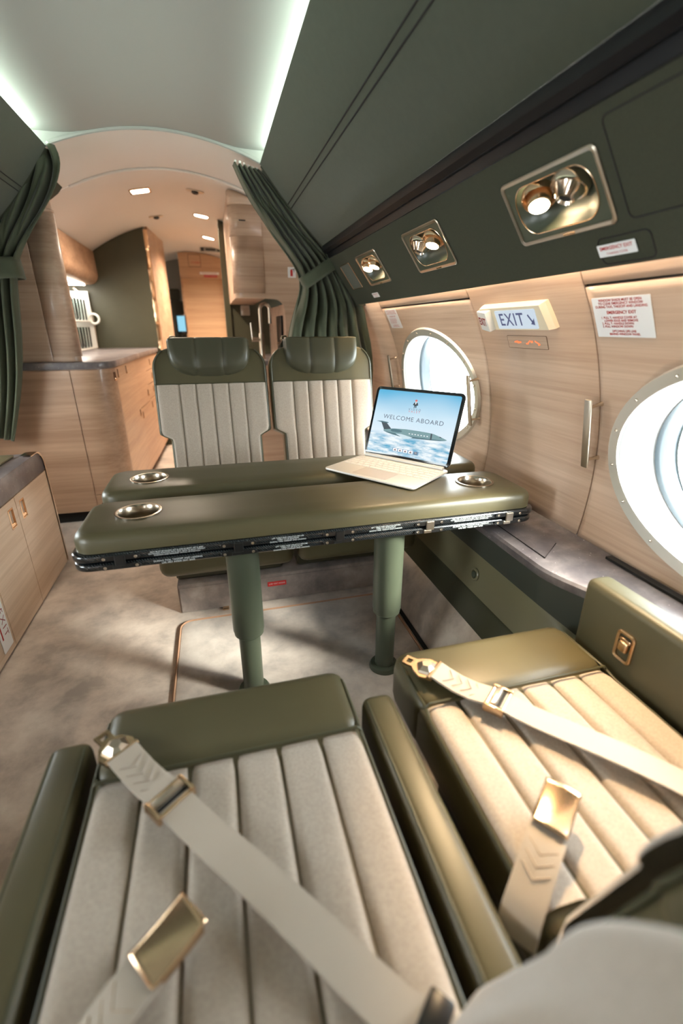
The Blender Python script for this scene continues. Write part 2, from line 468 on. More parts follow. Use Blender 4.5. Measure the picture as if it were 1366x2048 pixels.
WN = [0]
def window(c, s):
    WN[0] += 1; N = 64
    root = struct_empty('window_%d' % WN[0], tuple(wpt(c, 0, 0, 0, -0.05, s)))
    ph = [2*PI*i/N for i in range(N)]
    L = lambda a, b, off: [wpt(c, a, b, q, off, s) for q in ph]
    bm = B(); loft(bm, [L(EA+.004, EB+.004, 0.0), L(EA, EB, 0.012), L(EA-.032, EB-.032, 0.012), L(EA-.036, EB-.036, 0.0)])
    obj('window_ring', bm, 'ring_metal', root)
    bm = B(); loft(bm, [L(EA-.034, EB-.034, 0.006), L(EA-.046, EB-.044, -0.004), L(EA-.058, EB-.052, -0.03), L(EA-.085, EB-.05, -0.07), L(EA-.090, EB-.055, -0.075)])
    obj('window_liner', bm, 'bezel', root)
    bm = B(); loft(bm, [L(EA-.088, EB-.053, -0.07), L(EA-.098, EB-.06, -0.085), L(EA-.104, EB-.066, -0.13)])
    obj('window_seal', bm, 'seal', root)
    bm = B()
    vs = [bm.verts.new(p) for p in L(EA-.092, EB-.056, -0.08)]; bm.faces.new(vs)
    obj('inner_pane', bm, 'glass', root)
    bm = B()
    vs = [bm.verts.new(p) for p in L(EA-.104, EB-.066, -0.125)]; bm.faces.new(vs)
    obj('outer_pane', bm, 'glass', root)
    for k in range(16):
        if s < 0: break
        q = 2*PI*(k+.5)/16
        p = wpt(c, EA-.016, EB-.016, q, 0.013, s); nrm = WF(c[0], p.z).to_3x3().col[2]
        bm = B(); bmesh.ops.create_uvsphere(bm, u_segments=8, v_segments=5, radius=0.0045, matrix=T(*p))
        obj('screw', bm, 'nickel', root)
    if s > 0 and c[0] > -0.5 or s < 0:
        pl = bpy.data.lights.new('sky_portal', 'AREA'); pl.shape = 'RECTANGLE'; pl.size = 0.80; pl.size_y = 0.54; pl.cycles.is_portal = True
        po = bpy.data.objects.new('sky_portal', pl); COL.objects.link(po)
        po.location = wpt(c, 0, 0, 0, -0.16, s)
        po.rotation_euler = Vector((-s, 0, 0)).to_track_quat('-Z', 'Z').to_euler()

build_side(1, 'right'); build_side(-1, 'left')

# closing shell above and below the side skins (never seen, keeps daylight to the windows)
bm = B()
for s in (1, -1):
    pr = [(side(1.30, s), 1.44), (side(1.30, s), 2.0), (side(0.7, s), 2.35), (XC, 2.45)]
    grid(bm, [[(x, y, z) for x, z in pr] for y in (Y0-.05, 8.3)])
    pr = [(side(1.31, s), 0.52), (side(1.2, s), -0.04), (XC, -0.05)]
    grid(bm, [[(x, y, z) for x, z in pr] for y in (Y0-.05, 8.3)])
    pr = [(side(1.30, s), 0.49), (side(1.34, s), 0.9), (side(1.28, s), 1.48)]
    grid(bm, [[(x, y, z) for x, z in pr] for y in (4.2, 8.3)])
struct('fuselage_shell', bm, 'white')

# ------------------------------------------------------------------ floor
bm = B(); grid(bm, [[(x, y, 0) for x in (-1.5, 0.745)] for y in (Y0, 8.2)])
floor = struct('floor', bm, 'carpet', flat=True)
bm = B()
prism(bm, rrect(0.965, 2.4, 0.05, 6, 0.232, 0.665), 0.010, bev=0.004)
fp = obj('carpet_panel', bm, 'carpet', floor)
bm = B()
loop = [(x, y, 0.0085) for x, y in rrect(0.975, 2.41, 0.055, 6, 0.232, 0.665)]
tube(bm, loop + loop[:2], 0.005, 6, cap=False)
obj('piping', bm, mat('tan_piping', lin(176, 136, 108), 0.7), floor)
bm = B(); box(bm, 0.735, 0.752, -0.5, 2.3, 0.001, 0.006)
obj('floor_gap_strip', bm, 'dark', floor)
# carpeted kick along the right side
bm = B(); grid(bm, [[(0.752, y, 0.0), (0.78, y, 0.06), (0.81, y, 0.125), (0.852, y, 0.19)] for y in (Y0, 0.4, 1.4, 3.1)])
struct('baseboard_right', bm, 'carpet')

# stone ledge with its S-shaped edge and the green side panels under it
def ledge_x(y):
    k = min(1, max(0, (1.06-y)/0.34)); k = k*k*(3-2*k)
    return 0.905 + 0.10*k
ys = [Y0, -1.0, 0.0, 0.4] + [0.66+0.025*i for i in range(20)] + [1.3, 1.8, 2.4, 3.1]
bm = B(); grid(bm, [[(ledge_x(y)+.004, y, 0.535), (ledge_x(y), y, 0.545), (ledge_x(y)+.001, y, 0.560), (ledge_x(y)+.010, y, 0.567), (1.10, y, 0.572), (1.150, y, 0.580), (1.163, y, 0.592)] for y in ys])
ledge = struct('trim_1', bm, 'stone'); ledge['label'] = 'grey stone ledge along the right wall below the windows'
bm = B()
tube(bm, [(0.962, 1.45, 0.5695), (0.960, 1.085, 0.5695), (1.063, 1.165, 0.5715)], 0.0016, 4)
obj('lid_seam', bm, 'dark', ledge)
bm = B(); box(bm, 1.128, 1.150, 0.30, 1.02, 0.578, 0.586); obj('shade_slot', bm, 'dark', ledge)
sp = struct_empty('trim_2', (0.9, 1.2, 0.3)); sp['label'] = 'green lower side panels under the stone ledge'
def inset(y): return (ledge_x(y)-0.905)
bm = B(); grid(bm, [[(ledge_x(y)+.012, y, 0.545), (0.925+inset(y)*.8, y, 0.43-inset(y)*.6)] for y in ys]); obj('upper_panel', bm, 'charcoal', sp)
bm = B(); grid(bm, [[(0.925+inset(y)*.8, y, 0.43-inset(y)*.6), (0.918+inset(y)*.6, y, 0.415-inset(y)*.6), (0.897, y, 0.285)] for y in ys]); obj('middle_panel', bm, 'lit_leather', sp)  # same leather as the lower panel, coloured lighter as if lit
bm = B(); grid(bm, [[(0.897, y, 0.285), (0.89, y, 0.280), (0.852, y, 0.19)] for y in ys]); obj('lower_panel', bm, 'leather_dk', sp)
kn = thing('call_button', 'small round green knob on the olive side panel beside the table', 'button', (0.915, 1.378, 0.356))
KF = F((0.910, 1.378, 0.356), (0, -1, 0), (0.15, 0, 1))
bm = B(); lathe(bm, [(0.026, -.004), (0.026, 0.006), (0.022, 0.009), (0.017, 0.009), (0.016, 0.004)], 20, KF); obj('bezel', bm, 'lit_leather', kn)
bm = B(); lathe(bm, [(0.0, 0.012), (0.012, 0.011), (0.015, 0.004), (0.015, -0.004)], 16, KF); obj('knob', bm, 'green_metal', kn)

# ------------------------------------------------------------------ valance, gloss strip, overhead panels, ceiling
PANELS = [(0.965, 1.288), (1.68, 1.993), (2.345, 2.646)]
def valance(s):
    root = struct_empty('trim_3' if s > 0 else 'trim_4', (side(0.93, s), 0.5, 1.39))
    root['label'] = 'dark green wool valance above the windows on the %s wall' % ('right' if s > 0 else 'left')
    X = lambda p: (side(p.x, s), p.y, p.z)
    yb = sorted([Y0, 3.09] + [v for p in PANELS for v in p]); tb = [0.0, 0.10, 0.255, 0.316]
    bm = B()
    for i in range(len(yb)-1):
        for j in range(3):
            if s > 0 and j == 1 and any(abs(yb[i]-p[0]) < 1e-6 for p in PANELS): continue
            q = [X(vp(yb[i], tb[j])), X(vp(yb[i+1], tb[j])), X(vp(yb[i+1], tb[j+1])), X(vp(yb[i], tb[j+1]))]
            bm.faces.new([bm.verts.new(p) for p in q])
    bmesh.ops.remove_doubles(bm, verts=bm.verts, dist=1e-5)
    # rolled lower lip, going back up behind the lamp strip
    lip = [vp(0, 0), vp(0, -0.006, -0.006), vp(0, -0.004, -0.014), vp(0, 0.03, -0.018), Vector((0.985, 0, 1.46))]
    grid(bm, [[(side(p.x, s), y, p.z) for p in lip] for y in (Y0, 3.09)])
    obj('valance_panel', bm, 'felt_dk', root)
    bm = B(); box(bm, 0.955, 0.967, Y0+.05, 3.05, 1.412, 1.420)
    if s < 0:
        for v in bm.verts: v.co.x = side(v.co.x, -1)
    obj('wash_strip_light', bm, 'wash', root)
    # gloss strip: a recessed black channel with a half-round rail
    bm = B(); pr = [vp(0, 0.316), vp(0, 0.320, 0.006), vp(0, 0.345, -0.004), vp(0, 0.352, 0.010), vp(0, 0.372, 0.014), vp(0, 0.390, 0.006), vp(0, 0.396, -0.002)]
    grid(bm, [[(side(p.x, s), y, p.z) for p in pr] for y in (Y0, 3.09)])
    g = struct('trim_5' if s > 0 else 'trim_6', bm, 'black'); g['label'] = 'black glossy strip between the valance and the overhead panel, %s side' % ('right' if s > 0 else 'left')
    return root
VALR = valance(1); valance(-1)
CX, CZ = 0.360, 2.085                                   # lip of the overhead panel
def zv(x): return 2.212 - 0.374*(x-XC)**2               # ceiling vault
def overhead(s):
    p0 = vp(0, 0.396, -0.004)
    def q(k):   # profile, slightly hollow
        x = p0.x + (CX-p0.x)*k; z = p0.z + (CZ-p0.z)*k - 0.02*math.sin(PI*k); return (x, z)
    pr = [q(i/10) for i in range(11)] + [(CX-.006, CZ+.006), (CX+.004, CZ+.012), (CX+.03, CZ+.012)]
    root = struct_empty('ceiling_%s' % ('right' if s > 0 else 'left'), (side(0.6, s), 0.5, 1.9))
    root['label'] = 'dark green overhead side panel along the %s of the white ceiling' % ('right' if s > 0 else 'left')
    cuts = [Y0, 3.09]
    bm = B(); grid(bm, [[(side(x, s), y, z) for x, z in pr] for y in (Y0, 0, 1.5, 3.09)])
    obj('overhead_panel', bm, 'felt', root)
    if True:
        for k in (0.535, 0.585):
            x, z = q(k); n = Vector((-(CZ-p0.z), 0, -(p0.x-CX))).normalized()
            bm = B(); tube(bm, [(side(x-.0008, s), Y0, z-.0008), (side(x-.0008, s), 3.08, z-.0008)], 0.0026, 6)
            obj('stitch_seam', bm, 'dark', root)
    bm = B(); box(bm, CX+.075, CX+.095, Y0+.05, 3.05, CZ+.013, CZ+.030)
    if s < 0:
        for v in bm.verts: v.co.x = side(v.co.x, -1)
    obj('cove_strip_light', bm, 'cove', root)
    bm = B(); grid(bm, [[(side(x, s), y, z) for x, z in ((CX+.03, CZ+.010), (CX+.13, CZ+.010), (CX+.13, CZ+.08))] for y in (Y0, 3.09)])
    obj('cove_tray', bm, 'ceil', root)
    return root
overhead(1); overhead(-1)
for s in (1, -1):    # end frames of the liner, where the curtains hang
    a_ = vp(0, 0.396, -.004)
    pf = [vp(0, -.004), vp(0, 0.1), vp(0, .316), a_] + [Vector((a_.x+(CX-a_.x)*k/6, 0, a_.z+(CZ-a_.z)*k/6-.02*math.sin(PI*k/6))) for k in range(1, 7)] + [Vector((CX+.13, 0, 2.16)), Vector((1.30, 0, 2.05)), Vector((1.30, 0, 1.38))]
    bm = B(); prism(bm, [(side(p.x, s), p.z) for p in pf], .03, F((0, 3.12, 0), (1, 0, 0), (0, 0, 1)))
    e_ = struct('trim_8' if s > 0 else 'trim_9', bm, 'felt_dk', flat=True); e_['label'] = 'dark green end frame beside the %s curtain' % ('right' if s > 0 else 'left')
ceil = struct_empty('ceiling', (XC, 0.5, 2.2))
def zc(x):
    d = abs(x-XC)
    if d < .30: return zv(x)
    t = min(.2, d-.30); return 2.1783-.2244*t+.561*t*t
def vault(y0, y1, hw, name='ceiling_panel', drop=0.0, m='ceil', zf=zv):
    bm = B(); n = 24
    grid(bm, [[(XC-hw+2*hw*i/n, y, zf(XC-hw+2*hw*i/n)-drop) for i in range(n+1)] for y in (y0, (y0+y1)/2, y1)])
    return obj(name, bm, m, ceil)
def arc_trim(y, hw, r, m='ceil'):
    bm = B(); n = 30
    tube(bm, [(XC-hw+2*hw*i/n, y, zv(XC-hw+2*hw*i/n)-0.002) for i in range(n+1)], r, 8)
    return obj('ceiling_trim', bm, m, ceil)
vault(Y0, 1.42, 0.665, zf=zc); vault(1.424, 3.10, 0.665, zf=zc); vault(3.10, 3.78, 1.02, drop=-0.004, m='ceil_lit'); vault(3.78, 8.2, 1.06, m='ceil_lit')
arc_trim(3.10, 0.56, 0.011); arc_trim(3.78, 0.60, 0.009, 'ceil_lit')
bm = B(); n = 30
grid(bm, [[(XC-.64+1.28*i/n, 3.098, zv(XC-.64+1.28*i/n)-.004), (XC-.64+1.28*i/n, 3.098, zc(XC-.64+1.28*i/n)+.012)] for i in range(n+1)]); obj('ceiling_fascia', bm, 'ceil', ceil)
bm = B(); n = 20
grid(bm, [[(XC-.66+1.32*i/n, y, zc(XC-.66+1.32*i/n)+.008) for i in range(n+1)] for y in (1.40, 1.44)]); obj('joint_backing', bm, 'dark', ceil)
# upper end frames of the cabin where the green panels stop, and the cross wall behind the camera
bm = B(); grid(bm, [[(-1.6, Y0, 0), (1.3, Y0, 0)], [(-1.6, Y0, 2.4), (1.3, Y0, 2.4)]])
struct('wall_back', bm, 'wood_x', flat=True)

# ------------------------------------------------------------------ seats
def seat(label, cx, yf, face, w, depth, tilt, group, back_off=0.0, wings=0.0, lever=False, arms=(), bend=0.0, wide=0.0):
    """seat built with its front edge at local y = 0, looking along local +y"""
    X = T(cx, yf, 0) @ Matrix.Rotation(0 if face > 0 else PI, 4, 'Z')
    rt = thing('aircraft_seat', label, 'seat', tuple((X @ Vector((0, -depth*.5, 0)))), group)
    def O(name, bm, m, p=rt, **k):
        bm.transform(X); return obj(name, bm, m, p, **k)
    h = w/2
    bm = B(); box(bm, -h+.004, h-.004, -depth, -0.014, 0.301, 0.440, 0.03, 3); seat_o = O('seat_cushion', bm, 'leather')
    bm = B(); box(bm, -h, h, -0.205, 0, 0.295, 0.457, 0.042, 4); O('front_bolster', bm, 'leather', seat_o)
    bm = B(); box(bm, -h+.03, h-.03, -depth+.03, -0.25, 0.153, 0.302, 0.01, 1); O('seat_frame', bm, 'leather_dk')
    n = 6; ex = [-h+.012] + [-h+.012+(w-.024)*(0.5/6+ (i)/6*1.0)+0.0 for i in range(0)] 
    ow = 0.205 if face < 0 else 0.17
    iw = (1-2*ow)/4; fr = [0, ow, ow+iw, ow+2*iw, ow+3*iw, 1-ow, 1]
    xs = [-h+.010+(w-.020)*f for f in fr]
    for i in range(n):
        x0, x1 = xs[i]+.0012, xs[i+1]-.0012; P = []
        for a in range(13):
            u = -1+2*a/12; x = x0+(x1-x0)*a/12
            cr = 0.012*(1-abs(u)**7)
            e = 0.0
            if i == 0: e = -0.012*max(0, -u)**4
            if i == n-1: e = -0.012*max(0, u)**4
            row = []
            for b_ in range(15):
                t = b_/14; y = -0.197-(depth-0.197-.03)*t
                en = min(1, t/0.05)**.5
                row.append((x, y, 0.437+e+cr*(0.45+0.55*en)+0.004*math.sin(PI*t)))
            P.append(row)
        bm = B(); grid(bm, P); O('cushion_channel', bm, 'fabric', seat_o)
    for sx in (-1, 1):
        bm = B(); tube(bm, [(sx*(h-.016), -0.022, 0.430), (sx*(h-.0125), -0.045, 0.4448), (sx*(h-.012), -0.2, 0.4455), (sx*(h-.010), -0.23, 0.437), (sx*(h-.009), -depth+.04, 0.436)], 0.0034, 6); O('piping', bm, 'piping', seat_o)
    bm = B(); tube(bm, [(-h+.01, -0.201, 0.444)]+[(-h+.02+(w-.04)*k/8, -0.201, 0.4565) for k in range(9)]+[(h-.01, -0.201, 0.444)], 0.0032, 6); O('piping', bm, 'piping', seat_o)
    # backrest, local frame: x across, y up the back, z out of its front face
    BM = F((0, -depth+back_off, 0.42), (1, 0, 0), (0, -math.sin(R(tilt)), math.cos(R(tilt))))
    BM = BM @ Matrix.Diagonal((1, 1, 1, 1))
    # (1,0,0) x (0,-s,c) = (0,-c,-s): front is the other way, so mirror z
    ZF = Matrix.Diagonal((1, 1, -1, 1))
    BB = BM @ ZF
    def put(bm):
        for v in bm.verts:
            if v.co.y > .36: v.co.z -= bend*(v.co.y-.36)**2
        bm.transform(BB)
    wb, wu, H, nk = (h-.052 if not wide else h+wide*.4), h+wide, 0.765, 0.315
    def half(wv):
        k = min(1, max(0, (wv-nk)/0.035)); k = k*k*(3-2*k); r = wb+(wu-wb)*k
        if wv > H-.10:
            q = (wv-(H-.10))/.10; r -= 0.10*(1-math.sqrt(max(0, 1-q*q)))
        return r
    ws = [0, .1, .2, .3, .315, .325, .335, .345, .355, .4, .5, .6, .66] + [H-.10+.10*math.sin(PI/2*k/8) for k in range(9)]
    out = [(half(v), v) for v in ws] + [(-half(v), v) for v in reversed(ws)]
    bm = B(); prism(bm, out, 0.115, T(0, 0, -.115), bev=0.022, seg=3); put(bm); back = O('backrest', bm, 'leather')
    def crownz(x, wv):
        return wings*max(0, (abs(x)-0.08)/(h-.08))**2*min(1, wv/.1)
    bs = [-h-wide+.008+(w+2*wide-.016)*f for f in fr]
    for i in range(n):
        P = []
        for a in range(13):
            f = a/12; u = -1+2*f; row = []
            for k in range(27):
                wv = 0.01+0.575*k/26
                hb = half(wv)-.008
                x0 = -hb if i == 0 else max(-hb, bs[i]); x1 = hb if i == n-1 else min(hb, bs[i+1])
                x0 += .0012; x1 -= .0012; x = x0+(x1-x0)*f
                z = 0.0005+0.010*(1-abs(u)**7)*(0.5+0.5*min(1, (0.585-wv)/.03)**.5)+crownz(x, wv)
                row.append((x, wv, z))
            P.append(row)
        bm = B(); grid(bm, P); put(bm); O('back_channel', bm, 'fabric', back)
    bm = B(); tube(bm, [(x, 0.587, 0.003+crownz(x, .58)) for x in [-half(.587)+.006+(2*half(.587)-.012)*k/10 for k in range(11)]], 0.003, 6); put(bm); O('piping', bm, 'piping', back)
    for sx in (-1, 1):
        bm = B(); tube(bm, [(sx*(half(v)-.010), v, 0.001) for v in ws[:-3]], 0.004, 6); put(bm); O('piping', bm, 'piping', back)
    # headrest pillow of three stitched pieces, rolled over the top
    hp = thing_part = None
    hw = 0.197
    def lo(x):
        u = min(1, abs(x)/hw); return 0.622+0.105*(1-math.sqrt(max(0, 1-u**3.2)))
    def hx(wv): return hw
    cuts = [-hw, -hw*.33, hw*.33, hw]
    hr = None
    for i in range(3):
        P = []
        for a in range(13):
            f = a/12; x = cuts[i]+(cuts[i+1]-cuts[i])*f; u = -1+2*f
            seam = 0.006*abs(u)**8
            side_ = 1.0
            if i == 0: side_ = math.sqrt(max(0, 1-max(0, -u)**6))
            if i == 2: side_ = math.sqrt(max(0, 1-max(0, u)**6))
            row = []
            l = lo(x)
            row.append((x, l, -0.001))
            for k in range(9):
                v = k/8; wv = l+(0.795-l)*v
                d = 0.052*side_*math.sqrt(1-(1-v)**3)*(1-.12*v) - seam*side_
                row.append((x, wv, d))
            for k in range(1, 8):
                an = PI/2*k/7; row.append((x, 0.795+0.022*math.sin(an)*side_, 0.046*side_*math.cos(an)-0.10*math.sin(an)**2-seam*side_))
            row.append((x, 0.74, -0.118))
            P.append(row)
        bm = B(); grid(bm, P); put(bm)
        O('headrest_segment', bm, 'leather_dk', back)
    bm = B(); MB_ = BB @ T(0.155, 0.80, -0.11-bend*.19)
    tube(bm, [(0, -.06, 0), (0, .0, 0), (0, .024, .004), (.012, .036, .008), (.030, .034, .010), (.036, .022, .012), (.026, .014, .014)], 0.006, 8, m=MB_)
    O('belt_guide', bm, 'nickel', back)
    for a in arms:
        x0, x1, ya, yb, z0, z1, mt = a
        bm = B(); box(bm, x0-cx, x1-cx, ya-yf, yb-yf, z0, z1, 0.022, 4); arm = O('armrest', bm, mt)
        if mt == 'leather':
            bm = B()
            for xx in (x0+.012, x1-.012):
                tube(bm, [(xx-cx, yb-yf-.012, z1-.06), (xx-cx, yb-yf-.008, z1-.022), (xx-cx, yb-yf-.022, z1-.0035), (xx-cx, ya-yf+.02, z1-.0035)], 0.003, 6)
            O('piping', bm, 'piping', arm)
    if lever:
        LF = F((0.9085, 0.708, 0.522), (0, -1, 0), (0, 0, 1))
        arm_o = arm
        bm = B(); A = rrect(.052, .082, .012, 5); A2 = rrect(.036, .066, .007, 5)
        loft(bm, [[(x, y, -.004) for x, y in A], [(x, y, .004) for x, y in A], [(x*.93, y*.95, .006) for x, y in A], [(x, y, .004) for x, y in A2], [(x, y, -.003) for x, y in A2]], cap1=True, m=LF)
        obj('lever_bezel', bm, 'champagne', arm_o)
        bm = B(); box(bm, -.013, .013, -.012, .016, -.004, .011, .005, 2, m=LF); box(bm, -.016, .016, .014, .024, -.004, .006, .003, 2, m=LF)
        obj('release_lever', bm, 'champagne', arm_o)
    return rt

FG = 'pair of far seats behind the table'
seat('seat with ribbed oatmeal back behind the table, nearest the galley counter', -0.016, 1.745, -1, 0.555, 0.575, 14, FG)
seat('seat with ribbed oatmeal back behind the table, half hidden by the tablet', 0.553, 1.745, -1, 0.555, 0.575, 14, FG)
NG = 'pair of near seats with seat belts lying on them'
seat('near seat beside the aisle with low armrests on both sides of its cushion', -0.033, 0.905, 1, 0.55, 0.70, 17, NG, back_off=.009, wings=0.052, bend=1.3, wide=.02,
     arms=[(-0.405, -0.322, 0.12, 0.832, 0.22, 0.445, 'leather'), (0.258, 0.335, 0.12, 0.800, 0.22, 0.445, 'leather')])
seat('near seat at the window wall, sunlit, with a release lever in its armrest', 0.640, 0.925, 1, 0.52, 0.64, 15, NG, back_off=-.012, wings=0.02, bend=1.2, wide=.03, lever=True,
     arms=[(0.909, 0.985, 0.08, 0.868, 0.30, 0.632, 'leather_dk')])
bm = B(); box(bm, -0.262, 0.86, 1.955, 2.6, 0.0, 0.150, 0.008, 2)
ped = thing('seat_pedestal', 'long low carpeted box under the two far seats', 'pedestal', (0.3, 2.3, 0))
obj('carpet_cover', bm, 'carpet_base', ped)
bm = B(); box(bm, -0.256, 0.86, 1.949, 1.956, 0.004, 0.135, 0.003, 1); obj('front_panel', bm, 'carpet_base', ped)
npd = thing('seat_pedestal', 'carpeted box under the two near seats', 'pedestal', (0.3, 0.5, 0))
bm = B(); box(bm, -0.27, 0.88, 0.12, 0.72, 0.0, 0.152, 0.008, 2); obj('carpet_cover', bm, 'carpet', npd)
tg = thing('life_vest_tag', 'small red life vest tag on the carpeted seat base', 'tag', (0.19, 1.947, 0.095))
TF = F((0.195, 1.9475, 0.098), (1, 0, 0), (0, 0, 1))
bm = B(); box(bm, -.045, .045, -.012, .012, 0, .0015, m=TF); obj('tag_plate', bm, 'red', tg)
text('LIFE VEST INSIDE', 0.0105, TF @ T(0, 0, .0018), 'white_print', tg)
tb = thing('floor_latch', 'small brass latch at the foot of the carpeted seat base', 'latch', (-0.05, 1.94, 0))
bm = B(); box(bm, -.07, -.04, 1.925, 1.947, 0.0, 0.012, .003, 1); obj('latch_plate', bm, 'champagne', tb)

# ------------------------------------------------------------------ folding table
tab = thing('folding_table', 'olive leather topped folding table on two green column legs', 'table', (0.3, 1.6, 0))
def leaf(x0, x1, y0, y1, cups):
    cx, cy = (x0+x1)/2, (y0+y1)/2; w, d = x1-x0, y1-y0
    Q = T(cx, cy, 0)
    bm = B()
    pr = [(0.0, 0.660), (0.0, 0.692), (0.004, 0.704), (0.012, 0.713), (0.026, 0.718)]
    loops = [[(x, y, z) for x, y in rrect(w-2*i, d-2*i, 0.055-i*.6, 6)] for i, z in pr]
    hs = []
    for ux, uy in cups: hs.append([(ux-cx+.062*math.cos(2*PI*k/24), uy-cy+.062*math.sin(2*PI*k/24)) for k in range(24)])
    # top face with round openings
    V = [[bm.verts.new(p) for p in L] for L in loops]; n = len(V[0])
    for a, b in zip(V, V[1:]):
        for i in range(n): bm.faces.new((a[i], a[(i+1) % n], b[(i+1) % n], b[i]))
    edges = [bm.edges.get((V[-1][i], V[-1][(i+1) % n])) for i in range(n)]
    for hpts in hs:
        hv = [bm.verts.new((x, y, 0.718)) for x, y in hpts]
        edges += [bm.edges.new((hv[i], hv[(i+1) % 24])) for i in range(24)]
    bmesh.ops.triangle_fill(bm, edges=edges, use_beauty=True)
    bm.transform(Q); top = obj('padded_top', bm, 'leather', tab, sharp=50)
    for ux, uy in cups:
        bm = B(); lathe(bm, [(0.070, 0.7185), (0.070, 0.7215), (0.066, 0.7225), (0.061, 0.7215), (0.058, 0.716), (0.056, 0.690), (0.055, 0.664), (0.049, 0.661), (0.0, 0.661)], 32, T(ux, uy, 0))
        obj('cup_holder', bm, 'cup', top)
    for z0, z1, ov in ((0.634, 0.658, .012), (0.606, 0.629, .010)):
        bm = B(); prism(bm, rrect(w+2*ov, d+2*ov-.01, 0.05, 6), z1-z0, Q @ T(0, 0, z0), bev=0.0075, seg=3); obj('carbon_slab', bm, 'carbon', tab)
leaf(-0.432, 1.050, 1.285, 1.578, [(-0.270, 1.440), (0.895, 1.440)])
leaf(-0.432, 1.050, 1.655, 1.945, [(-0.277, 1.795), (0.895, 1.795)])
bm = B(); box(bm, -0.40, 1.02, 1.50, 1.72, 0.610, 0.632); obj('centre_hinge', bm, 'dkmetal', tab)
for x in (0.030, 0.536):
    bm = B(); lathe(bm, [(0.0, .606), (0.053, .606), (0.053, .285), (0.050, .276), (0.050, .268), (0.046, .264), (0.037, .264)], 28, T(x, 1.36, 0)); l = obj('table_leg', bm, 'green_metal', tab)
    bm = B(); lathe(bm, [(0.037, .275), (0.036, .03)], 24, T(x, 1.36, 0)); obj('lower_tube', bm, 'green_metal', l)
    bm = B(); lathe(bm, [(0.037, .03), (0.052, .026), (0.058, .016), (0.058, 0.0)], 24, T(x, 1.36, 0)); obj('foot_flange', bm, 'green_metal', l)
EY = 1.2785
def EF(x, z): return F((x, EY-.0025, z), (1, 0, 0), (0, 0, 1))
for k, x in enumerate((-0.31, 0.02, 0.335, 0.645, 0.945)):
    bm = B()
    box(bm, -.014, .014, -.006, .026, 0, .007, .002, 1, m=EF(x, .628)); box(bm, -.022, .006, -.016, -.004, 0, .006, .002, 1, m=EF(x, .628)); la = obj('edge_latch', bm, 'dkmetal' if k < 3 else 'nickel_b', tab)
    bm = B()
    for zz in (.646, .618):
        prism(bm, rrect(.108, .014, .0068, 4), .0018, EF(x, zz), bev=.0005, seg=1)
    obj('latch_plate', bm, 'dkmetal', la)
    for sx in (-.042, .042):
        for zz in (.646, .618):
            bm = B(); lathe(bm, [(0, .0045), (.004, .0042), (.0048, .003)], 8, EF(x+sx, zz)); obj('screw', bm, 'nickel_b', la)
T1 = 'SEAT MUST BE FACING AFT & AND IN MOST AFT & AND\nOUTBOARD POSITION WITH SEAT BACK IN MOST UPRIGHT\nPOSITION AND HEADREST IN FULL UP POSITION'
T2 = 'DURING TAXI, TAKEOFF AND LANDING\nLIFE VEST INSIDE SEAT BASE'
T3 = 'LIFT TABLE AND UNLATCH BEFORE\nTABLE TO UP POSITION\nDURING TAXI, TAKEOFF AND LANDING'
for s_, x, z, sc in ((T1, -0.155, .646, .0058), (T2, -0.155, .6175, .0075), (T3, 0.170, .646, .0062), (T3, 0.180, .6175, .0062), (T3, 0.490, .646, .0062), (T1, 0.800, .646, .0058), (T2, 0.800, .6175, .0075)):
    text(s_, sc, EF(x, z), 'white_print', tab, bold=.0001, line=.95)

# ------------------------------------------------------------------ tablet with keyboard
tx = Vector((0.594, -0.805, 0)); ty = Vector((0.805, 0.594, 0))
A0 = Vector((0.6075, 1.888, 0.7225))
KB = F(A0 - ty*0.275, tx, ty)            # keyboard frame: origin front-left, x along, y to the back
tb_ = thing('tablet_computer', 'tablet with a bright welcome screen on a silver keyboard stand, on the table', 'tablet', tuple(A0 - ty*.13 + tx*.2))
KW, KD = 0.412, 0.275
bm = B(); prism(bm, rrect(KW, KD, .018, 5, KW/2, KD/2), 0.008, KB, bev=.002, seg=2); kb = obj('keyboard_base', bm, 'silver', tb_)
bm = B(); prism(bm, rrect(.155, .092, .006, 3, KW/2, .062), 0.0006, KB @ T(0, 0, .0080)); obj('trackpad', bm, 'pad', kb)
rows = [14, 14, 13, 12, 11]
y = 0.238
for r_, nk_ in enumerate(rows):
    kh = 0.0225; gap = 0.0035; tot = KW-.028; x = .014
    ws_ = [1.0]*nk_
    if r_ in (1, 2, 3): ws_[0] += .3*r_; ws_[-1] += .3*r_
    if r_ == 4: ws_ = [1, 1, 1, 1.2, 5.0, 1.2, 1, 1, 1]
    u = (tot-gap*(len(ws_)-1))/sum(ws_)
    for q in ws_:
        bm = B(); box(bm, x, x+u*q, y-kh, y, .0078, .0100, .0012, 1, m=KB); obj('key', bm, 'key', kb)
        x += u*q+gap
    y -= kh+gap
bm = B(); tube(bm, [KB @ Vector((.02, .262, .013)), KB @ Vector((KW-.02, .262, .013))], .009, 12); obj('hinge', bm, 'silver', tb_)
tl = R(19); su = (ty*math.sin(tl) + Vector((0, 0, 1))*math.cos(tl))
SF = F(A0 + Vector((0, 0, .016)) + tx*0.0 - ty*.002, tx, su)            # screen frame, x right, y up, z = towards the viewer
SWD, SHT = 0.410, 0.292
bm = B(); prism(bm, rrect(SWD, SHT, .018, 6, SWD/2, SHT/2), 0.007, SF @ T(0, 0, -.007), bev=.0015, seg=2); body = obj('screen_body', bm, 'tablet_black', tb_)
bm = B(); prism(bm, rrect(SWD-.004, SHT-.004, .017, 6, SWD/2, SHT/2), 0.007, SF @ T(0, 0, -.0155), bev=.002, seg=2); obj('back_cover', bm, 'silver', tb_)
bz = .0125; DW, DH = SWD-2*bz, SHT-2*bz
